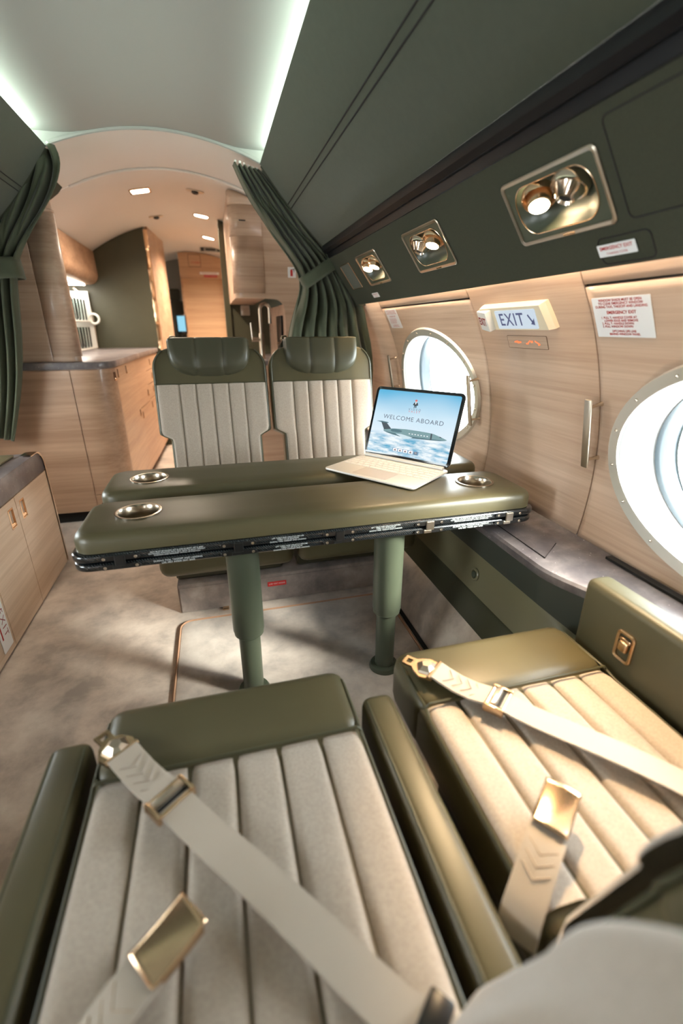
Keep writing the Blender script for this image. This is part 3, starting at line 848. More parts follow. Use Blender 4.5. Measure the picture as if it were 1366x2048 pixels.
bm = B()
lp = rrect(DW, DH, .008, 5, DW/2, DH/2)
vs = [bm.verts.new((x, y, 0)) for x, y in lp]; f = bm.faces.new(vs)
uvl = bm.loops.layers.uv.new('UVMap')
for lo_ in f.loops: lo_[uvl].uv = (lo_.vert.co.x/DW, lo_.vert.co.y/DH)
DF = SF @ T(bz, bz, .0006)
bm.transform(DF); disp = obj('display', bm, 'screen', body, flat=True)
def uv(u, v, k=1): return (u*DW, (1-v)*DH, .0003*k)
def poly(name, pts, m, k=1, parent=body):
    bm = B(); bm.faces.new([bm.verts.new(uv(u, v, k)) for u, v in pts]); bm.transform(DF); return obj(name, bm, m, parent, flat=True)
def lit(name, r, g, b): return emis(name, lin(r, g, b), 0.95)
s_teal, s_teald, s_navy, s_grey, s_white, s_red, s_ink, s_dock, s_skin = lit('picture_teal', 112, 150, 156), lit('picture_teal_shade', 62, 104, 116), lit('picture_navy', 36, 56, 70), lit('picture_pale_blue', 200, 222, 230), lit('picture_white', 246, 248, 250), lit('picture_red', 214, 92, 92), lit('picture_slate', 84, 96, 116), lit('picture_dock', 110, 158, 190), lit('picture_skin', 222, 176, 160)
# picture of the jet
poly('aircraft_picture', [(.165, .625), (.20, .612), (.30, .592), (.45, .578), (.60, .578), (.72, .582), (.78, .588), (.83, .605), (.885, .625), (.945, .650), (.93, .662), (.87, .676), (.80, .684), (.65, .696), (.50, .706), (.40, .704), (.30, .690), (.22, .672), (.17, .652)], s_teal)
poly('aircraft_picture', [(.17, .652), (.30, .662), (.50, .676), (.70, .672), (.93, .660), (.87, .676), (.80, .684), (.65, .696), (.50, .706), (.40, .704), (.30, .690), (.22, .672)], s_teald, 2)
poly('aircraft_picture', [(.118, .520), (.190, .520), (.262, .604), (.235, .612), (.170, .628)], s_navy, 2)
poly('aircraft_picture', [(.050, .510), (.120, .500), (.210, .508), (.212, .522), (.125, .522)], s_teald, 3)
poly('aircraft_picture', [(.262, .612), (.275, .600), (.36, .598), (.405, .612), (.40, .632), (.36, .645), (.28, .645), (.262, .632)], s_teald, 3)
poly('aircraft_picture', [(.33, .668), (.40, .662), (.55, .690), (.50, .722), (.44, .722)], s_grey, 4)
poly('aircraft_picture', [(.750, .586), (.768, .587), (.772, .680), (.754, .682)], s_navy, 3)
poly('aircraft_picture', [(.850, .612), (.868, .616), (.884, .630), (.862, .630)], s_navy, 3)
for k in range(7):
    x = .50+.036*k; poly('aircraft_picture', [(x-.008, .632), (x+.008, .632), (x+.008, .645), (x-.008, .645)], s_white, 3)
# emblem and words
def disc(cx, cy, rx, ry, m, k, n=14): poly('emblem', [(cx+rx*math.cos(2*PI*i/n), cy+ry*math.sin(2*PI*i/n)) for i in range(n)], m, k)
disc(.497, .135, .013, .018, s_skin, 2); disc(.497, .124, .015, .012, s_red, 3)
poly('emblem', [(.476, .158), (.518, .158), (.530, .196), (.512, .204), (.510, .212), (.484, .212), (.482, .204), (.465, .196)], s_navy, 2)
poly('emblem', [(.487, .158), (.507, .158), (.497, .190)], s_white, 3)
poly('emblem', [(.484, .212), (.494, .212), (.492, .238), (.480, .238)], s_navy, 2); poly('emblem', [(.500, .212), (.511, .212), (.514, .238), (.502, .238)], s_navy, 2)
text('VIDEO', .0125, DF @ T(*uv(.5, .267, 3)), s_ink, body, spacing=1.7, sx=1.05)
text('VALET', .0115, DF @ T(*uv(.5, .301, 3)), s_red, body, spacing=1.8, sx=1.05)
text('WELCOME ABOARD', .0255, DF @ T(*uv(.5, .424, 3)), s_ink, body, spacing=1.12, sx=1.12)
poly('dock', [(.337, .888), (.653, .888), (.660, .895), (.660, .940), (.653, .947), (.337, .947), (.330, .940), (.330, .895)], s_dock, 2)
for k, x in enumerate((.368, .432, .497, .563)):
    poly('dock_icon', [(x-.024, .894), (x+.024, .894), (x+.027, .899), (x+.027, .936), (x+.024, .941), (x-.024, .941), (x-.027, .936), (x-.027, .899)], s_white, 3)
    poly('dock_icon', [(x-.011, .915), (x+.011, .915), (x+.013, .930), (x-.013, .930)], s_navy, 4)
    poly('dock_icon', [(x-.005, .903), (x+.005, .903), (x+.005, .914), (x-.005, .914)], s_red, 4)
poly('dock_icon', [(.604, .897), (.646, .897), (.646, .938), (.604, .938)], s_ink, 3)
text('TV', .008, DF @ T(*uv(.625, .918, 4)), s_white, body)

# ------------------------------------------------------------------ seat belts
def belt_half(label, tip, d, end):
    d = Vector((d[0], d[1], 0)).normalized(); lat = Vector((-d.y, d.x, 0))
    Z0 = 0.4615
    Fm = F((tip[0], tip[1], Z0), d, lat)
    rt = thing('seat_belt', label, 'seat belt', (tip[0], tip[1], Z0), 'tongue halves of the seat belts')
    bm = B()
    # tongue plate: small square loop then a wide shoulder plate
    o1 = [(0, -.015), (.028, -.015), (.036, -.024), (.058, -.036), (.088, -.030), (.088, .030), (.058, .036), (.036, .024), (.028, .015), (0, .015)]
    hole = [(.007, -.008), (.021, -.008), (.021, .008), (.007, .008)]
    for z0, z1 in ((.010, .0155),):
        for pts, zz in ((o1, z0), (o1, z1)):
            ov = [bm.verts.new((x, y, zz)) for x, y in pts]; hv = [bm.verts.new((x, y, zz)) for x, y in hole]
            es = [bm.edges.new((L[i], L[(i+1) % len(L)])) for L in (ov, hv) for i in range(len(L))]
            bmesh.ops.triangle_fill(bm, edges=es, use_beauty=True)
        for pts in (o1, hole): loft(bm, [[(x, y, z0) for x, y in pts], [(x, y, z1) for x, y in pts]])
    bm.transform(Fm); obj('tongue_plate', bm, 'champagne', rt, sharp=30)
    bm = B(); q = [(.034, 0), (.050, -.026), (.078, -.020), (.086, 0), (.078, .020), (.050, .026)]
    loft(bm, [[(x, y, .0155) for x, y in q], [(.06+(x-.06)*.9, y*.9, .021) for x, y in q], [(.06+(x-.06)*.45, y*.45, .030) for x, y in q]], cap1=True, m=Fm)
    obj('tongue_cover', bm, 'nickel_b', rt, sharp=20)
    bm = B(); tube(bm, [(.080, -.034, .018), (.080, .034, .018)], .0055, 10, m=Fm); obj('cross_bar', bm, 'champagne', rt)
    wv = .060
    bm = B(); ribbon(bm, [((x, 0, z), (0, 1, 0)) for x, z in ((.074, .014), (.088, .022), (.105, .017), (.14, .010), (.18, .009), (.205, .014), (.225, .018), (.245, .014))], wv, .005, Fm); obj('sewn_webbing', bm, 'web', rt)
    bm = B()
    for k in range(4):
        x = .112+.022*k
        tube(bm, [(x, -.022, .020-.0022*k), (x+.018, 0, .019-.0022*k), (x, .022, .020-.0022*k)], .0011, 5, m=Fm)
    obj('stitching', bm, mat('grey_stitching', lin(172, 160, 148), .7), rt)
    bm = B()
    for sy in (-1, 1): box(bm, .214, .258, sy*.034-.004, sy*.034+.004, .004, .025, .002, 2, m=Fm)
    tube(bm, [(.218, -.034, .018), (.218, .034, .018)], .004, 8, m=Fm); tube(bm, [(.254, -.034, .018), (.254, .034, .018)], .0035, 8, m=Fm)
    obj('adjuster_frame', bm, 'champagne', rt)
    bm = B(); box(bm, .226, .238, -.030, .030, .018, .029, .003, 2, m=Fm); obj('slide_bar', bm, 'nickel_b', rt)
    bm = B(); box(bm, .238, .247, -.030, .030, .012, .0205, .001, 1, m=Fm); obj('adjuster_slot', bm, 'dark', rt)
    s0 = Fm @ Vector((.236, 0, .016)); e = Vector(end); pts = []
    for k in range(15):
        t = k/14; p = s0.lerp(e, t); p.z = Z0 + (.014*(1-t)**6 + .005 + (.012*math.sin(PI*min(1, t*1.0))**2 if t > .0 else 0)) + max(0, t-.93)*.2
        pts.append((p, lat))
    bm = B(); ribbon(bm, pts, wv, .003); obj('strap', bm, 'web', rt)
    bm = B()
    ed = (e-s0).normalized(); EFm = F(e, ed, lat)
    box(bm, -.012, .02, -.038, .038, -.004, .02, .004, 2, m=EFm); obj('end_fitting', bm, 'dkmetal', rt)
    return rt
bl = belt_half('seat belt tongue and strap lying across the near aisle seat cushion', (-0.297, 0.803), (0.63, -0.776), (0.166, 0.235, 0.478))
dup(bl, 'seat belt tongue and strap lying across the near window seat cushion', (0.690, 0.054, 0.002))
def buckle(label, c, ang):
    rt = thing('seat_belt_buckle', label, 'buckle', tuple(c), 'buckle halves of the seat belts')
    Q = T(*c) @ Matrix.Rotation(R(ang), 4, 'Z') @ Matrix.Rotation(R(-9), 4, 'Y')
    bm = B(); P_ = []
    for i in range(13):
        x = -.042+.084*i/12
        P_.append([(x, y, .011+.0035*(1-(y/.029)**2)+.004*(x/.042)**2) for y in (-.029, -.024, -.015, 0, .015, .024, .029)])
    grid(bm, P_, m=Q); o = obj('lift_cover', bm, 'champagne', rt); md = o.modifiers.new('thick', 'SOLIDIFY'); md.thickness = .003
    bm = B(); box(bm, -.038, .036, -.027, .027, -.008, .0105, .003, 2, m=Q); obj('buckle_body', bm, 'champagne', rt)
    bm = B(); ribbon(bm, [(Q @ Vector(p), Q.to_3x3() @ Vector((0, 1, 0))) for p in ((-.030, 0, .002), (-.05, 0, .006), (-.075, 0, .004), (-.105, 0, -.004), (-.135, 0, -.014), (-.16, 0, -.024), (-.185, -.002, -.05))], .058, .005); obj('buckle_webbing', bm, 'web', rt)
    bm = B()
    for k in range(3):
        x = -.066-.018*k; tube(bm, [Q @ Vector((x, -.022, .0075-.0035*k)), Q @ Vector((x-.016, 0, .006-.0045*k)), Q @ Vector((x, .022, .0075-.0035*k))], .0011, 5)
    obj('stitching', bm, mat('tan_stitching', lin(176, 156, 132), .7), rt)
    return rt
bk = buckle('champagne seat belt buckle on the near aisle seat cushion', (-0.130, 0.400, 0.486), 37)
dup(bk, 'champagne seat belt buckle on the sunlit near window seat cushion', (0.617, 0.018, 0.003))

# ------------------------------------------------------------------ window wall fittings
def handle(label, y, z0, z1, s=1):
    rt = thing('grab_handle', label, 'handle', tuple(WP(y, (z0+z1)/2)), 'chrome shade handles beside the windows')
    a, b = WP(y, z0, .046), WP(y, z1, .046); m_ = WP(y, (z0+z1)/2, .046); d = (b-a).normalized()
    bm = B(); box(bm, -.014, .014, -(b-a).length/2, (b-a).length/2, -.004, .004, .0035, 3, m=F((a+b)/2, (0, -1, 0), d)); obj('grip_bar', bm, 'nickel_b', rt)
    for t in (.12, .88):
        p = a.lerp(b, t); zz = z0+(z1-z0)*t; q = WP(y, zz, -.002)
        bm = B(); tube(bm, [q, q.lerp(p, .2), q.lerp(p, .5), p], [.009, .006, .005, .006], 10); obj('standoff', bm, 'nickel', rt)
handle('chrome handle bar on the wall left of the big near window', 1.172, .835, 1.06)
handle('chrome handle bar at the far edge of the window behind the tablet', 2.885, .87, 1.10)
handle('chrome handle bar at the near edge of the window behind the tablet', 1.895, .83, 1.065)

def placard(name, label, fr, w, h, lines, cat='placard', m='red', rad=.002, par_=None, th=.0012):
    rt = thing(name, label, cat, tuple(fr.translation))
    bm = B(); prism(bm, rrect(w, h, rad, 2), th, fr); pl = obj('placard_plate', bm, 'placard', rt, flat=True)
    for s_, y, sz, kw in lines: text(s_, sz, fr @ T(kw.pop('x', 0), y, th+.0006), kw.pop('mt', m), rt, **kw)
    return rt
placard('placard', 'large white placard with red emergency exit instructions, left of the big near window', WF(1.070, 1.276, .002), .188, .110, [
    ('WINDOW SHADE MUST BE OPEN\nTO CLEAR EMERGENCY WINDOW\nDURING TAXI, TAKEOFF AND LANDING', .0385, .0092, dict(line=.95, bold=.0002)),
    ('EMERGENCY EXIT', .014, .0118, dict(bold=.0003)),
    ('1. PULL T- HANDLE COVER AT\n    LOWER EDGE AND REMOVE\n2. PULL T- HANDLE DOWN\n3. PULL WINDOW DOWN', -.0125, .0086, dict(line=.95, align='LEFT', x=-.070, bold=.0002)),
    ('DITCHING LIFE LINE\nBEHIND WINDOW PANEL', -.042, .0086, dict(line=.95, bold=.0002))])
placard('placard', 'small white placard with red lines above the far window corner', WF(2.71, 1.298, .002), .175, .112, [
    ('WINDOW SHADE MUST BE OPEN\nTO CLEAR EMERGENCY WINDOW\nDURING TAXI, TAKEOFF AND LANDING', .0385, .0090, dict(line=.95)),
    ('EMERGENCY EXIT', .014, .0118, dict()),
    ('1. PULL T- HANDLE COVER AT\n    LOWER EDGE AND REMOVE\n2. PULL T- HANDLE DOWN\n3. PULL WINDOW DOWN', -.0125, .0084, dict(line=.95, align='LEFT', x=-.070)),
    ('DITCHING LIFE LINE\nBEHIND WINDOW PANEL', -.042, .0084, dict(line=.95))])
placard('placard', 'narrow white emergency exit handle cover label on the valance', VF(0.987, 0.039, .002), .108, .029, [
    ('EMERGENCY EXIT', .0055, .0115, dict(bold=.0002)), ('T-HANDLE COVER', -.0075, .0072, dict())])
placard('placard', 'tiny white label on the valance near the far curtain', VF(2.668, 0.041, .002), .10, .027, [
    ('EMERGENCY EXIT', .005, .0100, dict()), ('T-HANDLE COVER', -.0065, .0068, dict())])

# lit exit sign: cream housing with a flat face and an angled end face
ex = thing('exit_sign', 'lit cream exit sign on the wood wall between the two windows', 'sign', tuple(WP(1.5, 1.295)))
XF = WF(1.515, 1.292, .0)
bm = B()
hs = [(-.185, -.042), (.195, -.048), (.200, .040), (-.175, .050)]
hs = [(-.192, .045), (-.192, -.045), (.195, -.045), (.175, .045)]
loft(bm, [[(x, y, 0) for x, y in hs], [(x*.995, y*.98, .014) for x, y in hs], [(x*.955-.004, y*.90, .030) for x, y in hs]], cap1=True, m=XF)
hous = obj('sign_housing', bm, 'cream', ex, sharp=25)
bm = B(); prism(bm, rrect(.225, .066, .004, 3), .004, XF @ T(.025, -.002, .029)); obj('lit_face', bm, 'exit_face', ex, flat=True)
s_exit = mat('exit_lettering', lin(96, 104, 150), .5)
text('EXIT', .062, XF @ T(.005, -.003, .0345), s_exit, ex, spacing=1.15, bold=.0008)
bm = B()
for pts in ([(.098, .012), (.104, .016), (.124, -.012), (.118, -.016)], [(.128, -.022), (.130, .002), (.108, -.018)]):
    bm.faces.new([bm.verts.new((x, y, .0565)) for x, y in pts])
bm.transform(XF @ T(0, 0, -.022)); obj('arrow', bm, s_exit, ex, flat=True)
AF = XF @ T(-.162, -.002, .034) @ Matrix.Rotation(R(-12), 4, 'Y')
bm = B(); box(bm, -.044, .046, -.037, .037, -.020, .010, .004, 2, m=AF); obj('end_housing', bm, 'white', ex)
text('EXIT', .040, AF @ T(0, -.001, .0108), mat('exit_red', lin(140, 24, 30), .5), ex, spacing=1.0, bold=.0012, sx=.88)

ns = thing('pictogram_sign', 'small wood sign under the exit sign with glowing orange pictograms', 'sign', tuple(WP(1.505, 1.2)))
NF = WF(1.505, 1.202, .001)
bm = B(); tube(bm, [(x, y, 0) for x, y in rrect(.225, .046, .004, 3)+rrect(.225, .046, .004, 3)[:2]], .0006, 4, m=NF); obj('sign_outline', bm, 'pull_dark', ns)
bm = B(); prism(bm, rrect(.222, .043, .003, 3), .0008, NF); obj('sign_plate', bm, 'wood', ns, flat=True)
bm = B()
def bar(x, y, w, h, a=0): box(bm, -w/2, w/2, -h/2, h/2, .0012, .0016, m=NF @ T(x*.9+.004, y*.8, 0) @ Matrix.Diagonal((.8, .72, 1, 1)) @ Matrix.Rotation(R(a), 4, 'Z'))
bar(-.060, 0, .050, .007); bar(-.060, 0, .010, .014, 30); bar(-.060, 0, .030, .003, -25)
obj('cigarette_pictogram', bm, 'amber', ns, flat=True); bm = B()
bar(.012, .002, .026, .006, 35); bar(.000, -.006, .018, .006, 0); bar(.030, .003, .016, .010, 10); bar(.062, 0, .034, .006, -28); bar(.072, -.008, .014, .008, 20)
obj('belt_pictogram', bm, 'amber', ns, flat=True)

# reading light panels set in the valance
def recess(n, w, h, r, cx, cy): return rrect(w, h, r, 7, cx, cy)
def light_panel(label, y0, y1, lit_first, aims, watts, both=False):
    yc = (y0+y1)/2; w = (y1-y0); h = .155; Q = VF(yc, .1775)
    rt = thing('reading_light_panel', label, 'lamp', tuple(Q.translation), 'reading light panels in the valance')
    bm = B(); o_ = rrect(w+.012, h+.012, .016, 7); i_ = rrect(w-.008, h-.008, .010, 7)
    loft(bm, [[(x, y, -.004) for x, y in o_], [(x, y, .004) for x, y in o_], [(x*.985, y*.97, .0065) for x, y in o_], [(x, y, .004) for x, y in i_], [(x, y, -.004) for x, y in i_]], m=Q)
    obj('panel_frame', bm, 'nickel_b', rt)
    bm = B(); o_ = rrect(w-.006, h-.006, .010, 7); pk = rrect(w-.050, h-.034, .052, 7, 0, .0)
    def dep(y): return -.012-.030*max(0, min(1, (y+.06)/.12))
    L1 = [(x, y, .0005) for x, y in o_]; L2 = [(x, y, .0005) for x, y in pk]
    L3 = [(x*.97, y*.96, -.004) for x, y in pk]; L4 = [(x*.88, y*.82, -.020) for x, y in pk]; L5 = [(x*.6, y*.5, -.034) for x, y in pk]
    loft(bm, [L1, L2, L3, L4, L5], cap1=True, m=Q); obj('panel_plate', bm, 'green_metal', rt, sharp=40)
    bm = B(); tube(bm, [(x, y, .001) for x, y in pk+pk[:2]], .0018, 6, m=Q); obj('pocket_rim', bm, 'champagne', rt)
    for k, sx in enumerate((-.055, .055)):
        lamp = both or (k == 0) == lit_first
        o_g = Q @ Vector((sx, .020, -.010)); dz = (Vector(aims[k])-o_g).normalized() if lamp else (Q.to_3x3() @ Vector((.1, -.62, .79))).normalized()
        dz = (dz + (Q.to_3x3().col[2])*.18).normalized()
        G = F(o_g, Vector((0, -1, 0))-dz*dz.dot(Vector((0, -1, 0))), dz.cross(Vector((0, -1, 0))))
        bm = B(); lathe(bm, [(.042, -.012), (.043, .002), (.040, .008), (.036, .004), (.031, -.004), (.029, .010), (.027, .024), (.024, .026)] if lamp else [(.044, -.012), (.045, .002), (.042, .009), (.036, .008), (.028, .020), (.022, .032), (.018, .034), (.014, .028)], 22, G)
        obj('reading_lamp' if lamp else 'air_nozzle', bm, 'champagne' if lamp else 'nickel', rt)
        bm = B()
        if lamp:
            lathe(bm, [(0, .0262), (.0245, .0250)], 18, G); obj('lamp_lens', bm, 'reading', rt)
            ld = bpy.data.lights.new('reading_beam', 'SPOT'); ld.energy = watts; ld.spot_size = R(50); ld.spot_blend = .7; ld.shadow_soft_size = .02; ld.color = (1, .70, .40)
            lo2 = bpy.data.objects.new('reading_beam', ld); COL.objects.link(lo2)
            sp_ = G @ Vector((0, 0, .036)); lo2.matrix_world = T(*sp_) @ (Vector(aims[k])-sp_).to_track_quat('-Z', 'Y').to_matrix().to_4x4()
            par_m = lo2.matrix_world.copy(); lo2.parent = rt; lo2.matrix_parent_inverse = wm(rt).inverted(); lo2.matrix_basis = par_m
        else:
            lathe(bm, [(0, .027), (.0145, .0275)], 16, G); obj('nozzle_mouth', bm, 'dark', rt)
    bm = B(); box(bm, -.02, .02, -h/2-.004, -h/2+.002, .0045, .0075, .001, 1, m=Q @ T(.02, 0, 0)); obj('release_tab', bm, 'champagne', rt)
light_panel('nearest and largest reading light panel with lit lamp left of the air nozzle', 0.965, 1.288, True, [(.70, .50, .45)]*2, 130)
light_panel('middle reading light panel with air nozzle left of the lit lamp', 1.68, 1.993, False, [(.62, 1.55, .7)]*2, 22)
light_panel('far reading light panel with two lit lamps beside the curtain', 2.345, 2.646, True, [(.60, 2.2, .5), (.55, 2.25, .5)], 10, both=True)
sk = thing('speaker_grille', 'narrow dark green speaker grille in the valance next to the curtain', 'speaker', tuple(vp(2.9, .175)))
Q = VF(2.895, .175)
bm = B(); tube(bm, [(x, y, .001) for x, y in rrect(.185, .150, .008, 3)+rrect(.185, .150, .008, 3)[:2]], .0025, 6, m=Q); obj('grille_frame', bm, 'champagne', sk)
bm = B(); prism(bm, rrect(.180, .146, .007, 3), .002, Q); obj('grille_cloth', bm, 'felt', sk, flat=True)
# stitched covers in the valance cloth
for nm, y, t, w, h in (('valance_cover', .80, .195, .26, .20), ('valance_cover', .965, .036, .145, .062)):
    bm = B(); L = rrect(w, h, .014, 5); tube(bm, [(x, y_, .0005) for x, y_ in L+L[:2]], .0018, 5, m=VF(y, t)); obj(nm, bm, 'dark', VALR)

# ------------------------------------------------------------------ curtains
def interp(tab, t):
    n = len(tab)-1; f = min(n-1e-6, max(0, t*n)); i = int(f); a, b = tab[i], tab[i+1]; k = f-i
    return tuple(a[q]+(b[q]-a[q])*k for q in range(len(a)))
def smooth_tab(tab, it=2):
    for _ in range(it):
        o = [tab[0]]
        for a, b in zip(tab, tab[1:]): o += [tuple(.75*p+.25*q for p, q in zip(a, b)), tuple(.25*p+.75*q for p, q in zip(a, b))]
        tab = o + [tab[-1]]
    return tab
def curtain(label, lft, rgt, y0, folds, amp, tie, seed, loc):
    rt = thing('curtain', label, 'curtain', loc, None)
    rnd = random.Random(seed); ph = rnd.random()*6
    Lp, Rp = smooth_tab(lft), smooth_tab(rgt)
    NU, NV = 150, 60; P = []
    for i in range(NU+1):
        u = i/NU; row = []
        for j in range(NV+1):
            v = j/NV; a = interp(Lp, v); b = interp(Rp, v)
            wdt = math.hypot(b[0]-a[0], b[1]-a[1])
            wob = .10*math.sin(2.3*v*PI+ph) + .05*math.sin(5*u+ph*2)
            s = math.sin(2*PI*folds*(u+wob*.25)+ph)
            s2 = math.sin(2*PI*folds*1.9*(u-wob*.2)+ph*1.7)
            am = amp*(0.55+0.45*min(1, wdt/.25))
            yy = y0 + am*(abs(s)**.7*(1 if s > 0 else -1)) + am*.35*s2
            uu = u + .018*math.cos(2*PI*folds*u+ph)*(1 if 0 < i < NU else 0)
            row.append((a[0]+(b[0]-a[0])*uu, yy, a[1]+(b[1]-a[1])*uu))
        P.append(row)
    bm = B(); grid(bm, P); c = obj('curtain_cloth', bm, 'curtain', rt, sharp=80)
    md = c.modifiers.new('thick', 'SOLIDIFY'); md.thickness = .003
    for sel, nm in ((0, 'hem'), (NU, 'hem')):
        bm = B(); tube(bm, P[sel][::2], .005, 6); obj(nm, bm, 'curtain', rt)
    # tie-back: a flat band wrapped round the gathered cloth
    (ax, az), (bx, bz) = tie[0], tie[1]; wd = tie[2]
    d = Vector((bx-ax, 0, bz-az)); ln = d.length; d.normalize(); up = Vector((-d.z, 0, d.x))
    ctr = Vector(((ax+bx)/2, y0, (az+bz)/2)); TFm = F(ctr, d, up)
    lp = []
    for k in range(24):
        a = 2*PI*k/24; lp.append((ln/2*math.copysign(abs(math.cos(a))**.5, math.cos(a)), (amp*1.9)*math.copysign(abs(math.sin(a))**.6, math.sin(a))))
    bm = B(); loft(bm, [[(x, yv, zv_) for x, zv_ in [(q[0], q[1]) for q in lp]] for yv in (-wd/2, -wd/4, 0, wd/4, wd/2)], m=TFm)
    tbk = obj('tieback', bm, 'curtain', rt); md = tbk.modifiers.new('thick', 'SOLIDIFY'); md.thickness = .005; md.offset = 1
    # runner hooks at the top edge
    for k in range(7):
        p = Vector(P[int(NU*(k+.5)/7)][0])
        bm = B(); bmesh.ops.create_uvsphere(bm, u_segments=8, v_segments=6, radius=.007, matrix=T(p.x, p.y, p.z+.006)); obj('runner', bm, 'white', rt)
    return rt
curtain('dark green curtain tied back at the right, behind the far seats',
        [(0.215, 2.105), (0.25, 2.03), (0.30, 1.94), (0.36, 1.86), (0.42, 1.77), (0.50, 1.67), (0.57, 1.57), (0.585, 1.48), (0.55, 1.38), (0.51, 1.26), (0.48, 1.12), (0.46, 0.95), (0.44, .70), (.44, .3)],
        [(0.385, 2.075), (0.47, 1.985), (0.56, 1.885), (0.63, 1.80), (0.70, 1.735), (0.775, 1.665), (0.835, 1.585), (0.905, 1.48), (0.98, 1.375), (1.005, 1.27), (1.055, 1.10), (1.07, 0.90), (1.05, .65), (1.0, .3)],
        3.17, 6.5, .034, ((.59, 1.505), (.815, 1.645), .075), 3, (0.75, 3.17, 0))
curtain('dark green curtain tied back at the left edge, above the credenza',
        [(-0.93, 2.05), (-1.0, 1.96), (-1.09, 1.85), (-1.15, 1.75), (-1.18, 1.66), (-1.19, 1.58), (-1.19, 1.50), (-1.20, 1.38), (-1.23, 1.2), (-1.26, 1.0), (-1.30, .8), (-1.34, .66)],
        [(-0.675, 2.105), (-0.655, 2.04), (-0.68, 1.96), (-0.735, 1.87), (-0.81, 1.78), (-0.885, 1.69), (-0.96, 1.58), (-0.99, 1.49), (-1.01, 1.36), (-1.04, 1.15), (-1.09, .93), (-1.20, .62)],
        3.13, 4.5, .036, ((-1.19, 1.53), (-0.955, 1.545), .10), 11, (-1.0, 3.13, .6))

# ------------------------------------------------------------------ credenza at the left edge
cr = thing('credenza', 'low oak credenza with a rounded stone top edge along the left wall', 'cabinet', (-1.15, 1.2, 0))
CFx = -0.912
bm = B()
pr = [(2.66, 0.0), (2.66, .50), (2.655, .56), (2.635, .61), (2.60, .645), (2.55, .662)]
box(bm, -1.42, CFx-.006, 0.0, 2.645, 0.012, 0.555, .003, 1); obj('carcass', bm, 'wood_cred', cr)
bm = B(); box(bm, -1.40, CFx-.03, 0.0, 2.62, 0.0, 0.014); obj('kick', bm, 'dark', cr)
# end profile with rounded top corner, metal edge
bm = B()
o_ = [(0.0, .557), (2.645, .557), (2.645, .585)] + [(2.645-.075*(1-math.cos(R(a))), .585+.075*math.sin(R(a))) for a in range(15, 91, 15)] + [(0.0, .660)]
prism(bm, o_, .50, F((CFx-.500, 0, 0), (0, 1, 0), (0, 0, 1)), bev=.004, seg=2); obj('stone_top', bm, 'stone', cr)
bm = B()
ed = [(2.650, .012), (2.652, .20), (2.652, .56), (2.651, .585)] + [(2.651-.078*(1-math.cos(R(a))), .586+.078*math.sin(R(a))) for a in range(10, 91, 10)] + [(2.50, .665)]
P = []
for y, z in ed: P.append([(CFx+.004, y-.010, z-.002), (CFx+.004, y+.004, z+.001), (CFx-.012, y+.010, z+.003), (CFx-.05, y+.008, z+.002)])
grid(bm, P); obj('metal_edge', bm, 'nickel', cr)
bm = B(); box(bm, -1.40, CFx-.075, 0.0, 2.52, 0.660, 0.674, .007, 3); obj('leather_pad', bm, 'leather', cr)
doors = [(2.214, 2.640, -1), (1.872, 2.210, 1), (1.53, 1.868, -1), (1.19, 1.526, 1), (.70, 1.186, 1)]
for k, (a, b, hs_) in enumerate(doors):
    bm = B(); pw = a+.026 if hs_ < 0 else b-.07
    if k == 0: hy = (a+.036, a+.086)
    elif k == 1: hy = (b-.090, b-.040)
    else: hy = (a+.02, a+.066)
    hz = (.435, .520)
    # door leaf with an opening for the flush pull
    for y0_, y1_, z0_, z1_ in ((a, hy[0], .016, .553), (hy[1], b, .016, .553), (hy[0], hy[1], .016, hz[0]), (hy[0], hy[1], hz[1], .553)):
        box(bm, CFx-.016, CFx, y0_, y1_, z0_, z1_)
    dr = obj('door', bm, 'wood_cred', cr, flat=True)
    HFm = F((CFx+.001, (hy[0]+hy[1])/2, (hz[0]+hz[1])/2), (0, 1, 0), (0, 0, 1))
    bm = B(); w_, h_ = hy[1]-hy[0], hz[1]-hz[0]
    A = rrect(w_+.004, h_+.004, .002, 2); Bq = rrect(w_-.008, h_-.008, .002, 2)
    loft(bm, [[(x, y, 0) for x, y in A], [(x, y, .001) for x, y in Bq], [(x*.9, y*.96, -.013) for x, y in Bq]], cap1=True, m=HFm)
    box(bm, -w_/2+.006, w_/2-.006, -h_/2+.004, -h_/2+.020, -.013, -.001, .003, 1, m=HFm @ T(0, 0, 0))
    obj('flush_pull', bm, 'champagne', dr)
es_ = thing('exit_placard', 'white exit placard on the lower front of the oak credenza', 'placard', (CFx, 1.80, .15))
QF = F((CFx+.001, 1.808, .190), (0, 0, -1), (0, 1, 0))
bm = B(); prism(bm, rrect(.24, .085, .004, 2), .002, QF @ T(.025, .0, 0)); obj('placard_plate', bm, 'placard', es_, flat=True)
text('EXIT', .048, QF @ T(.03, .012, .0026), mat('faded_red', lin(150, 70, 74), .6), es_, spacing=1.35)
bm = B(); box(bm, -.06, .06, -.028, -.021, .002, .003, m=QF @ T(.03, 0, 0)); obj('arrow_bar', bm, 'red', es_, flat=True)

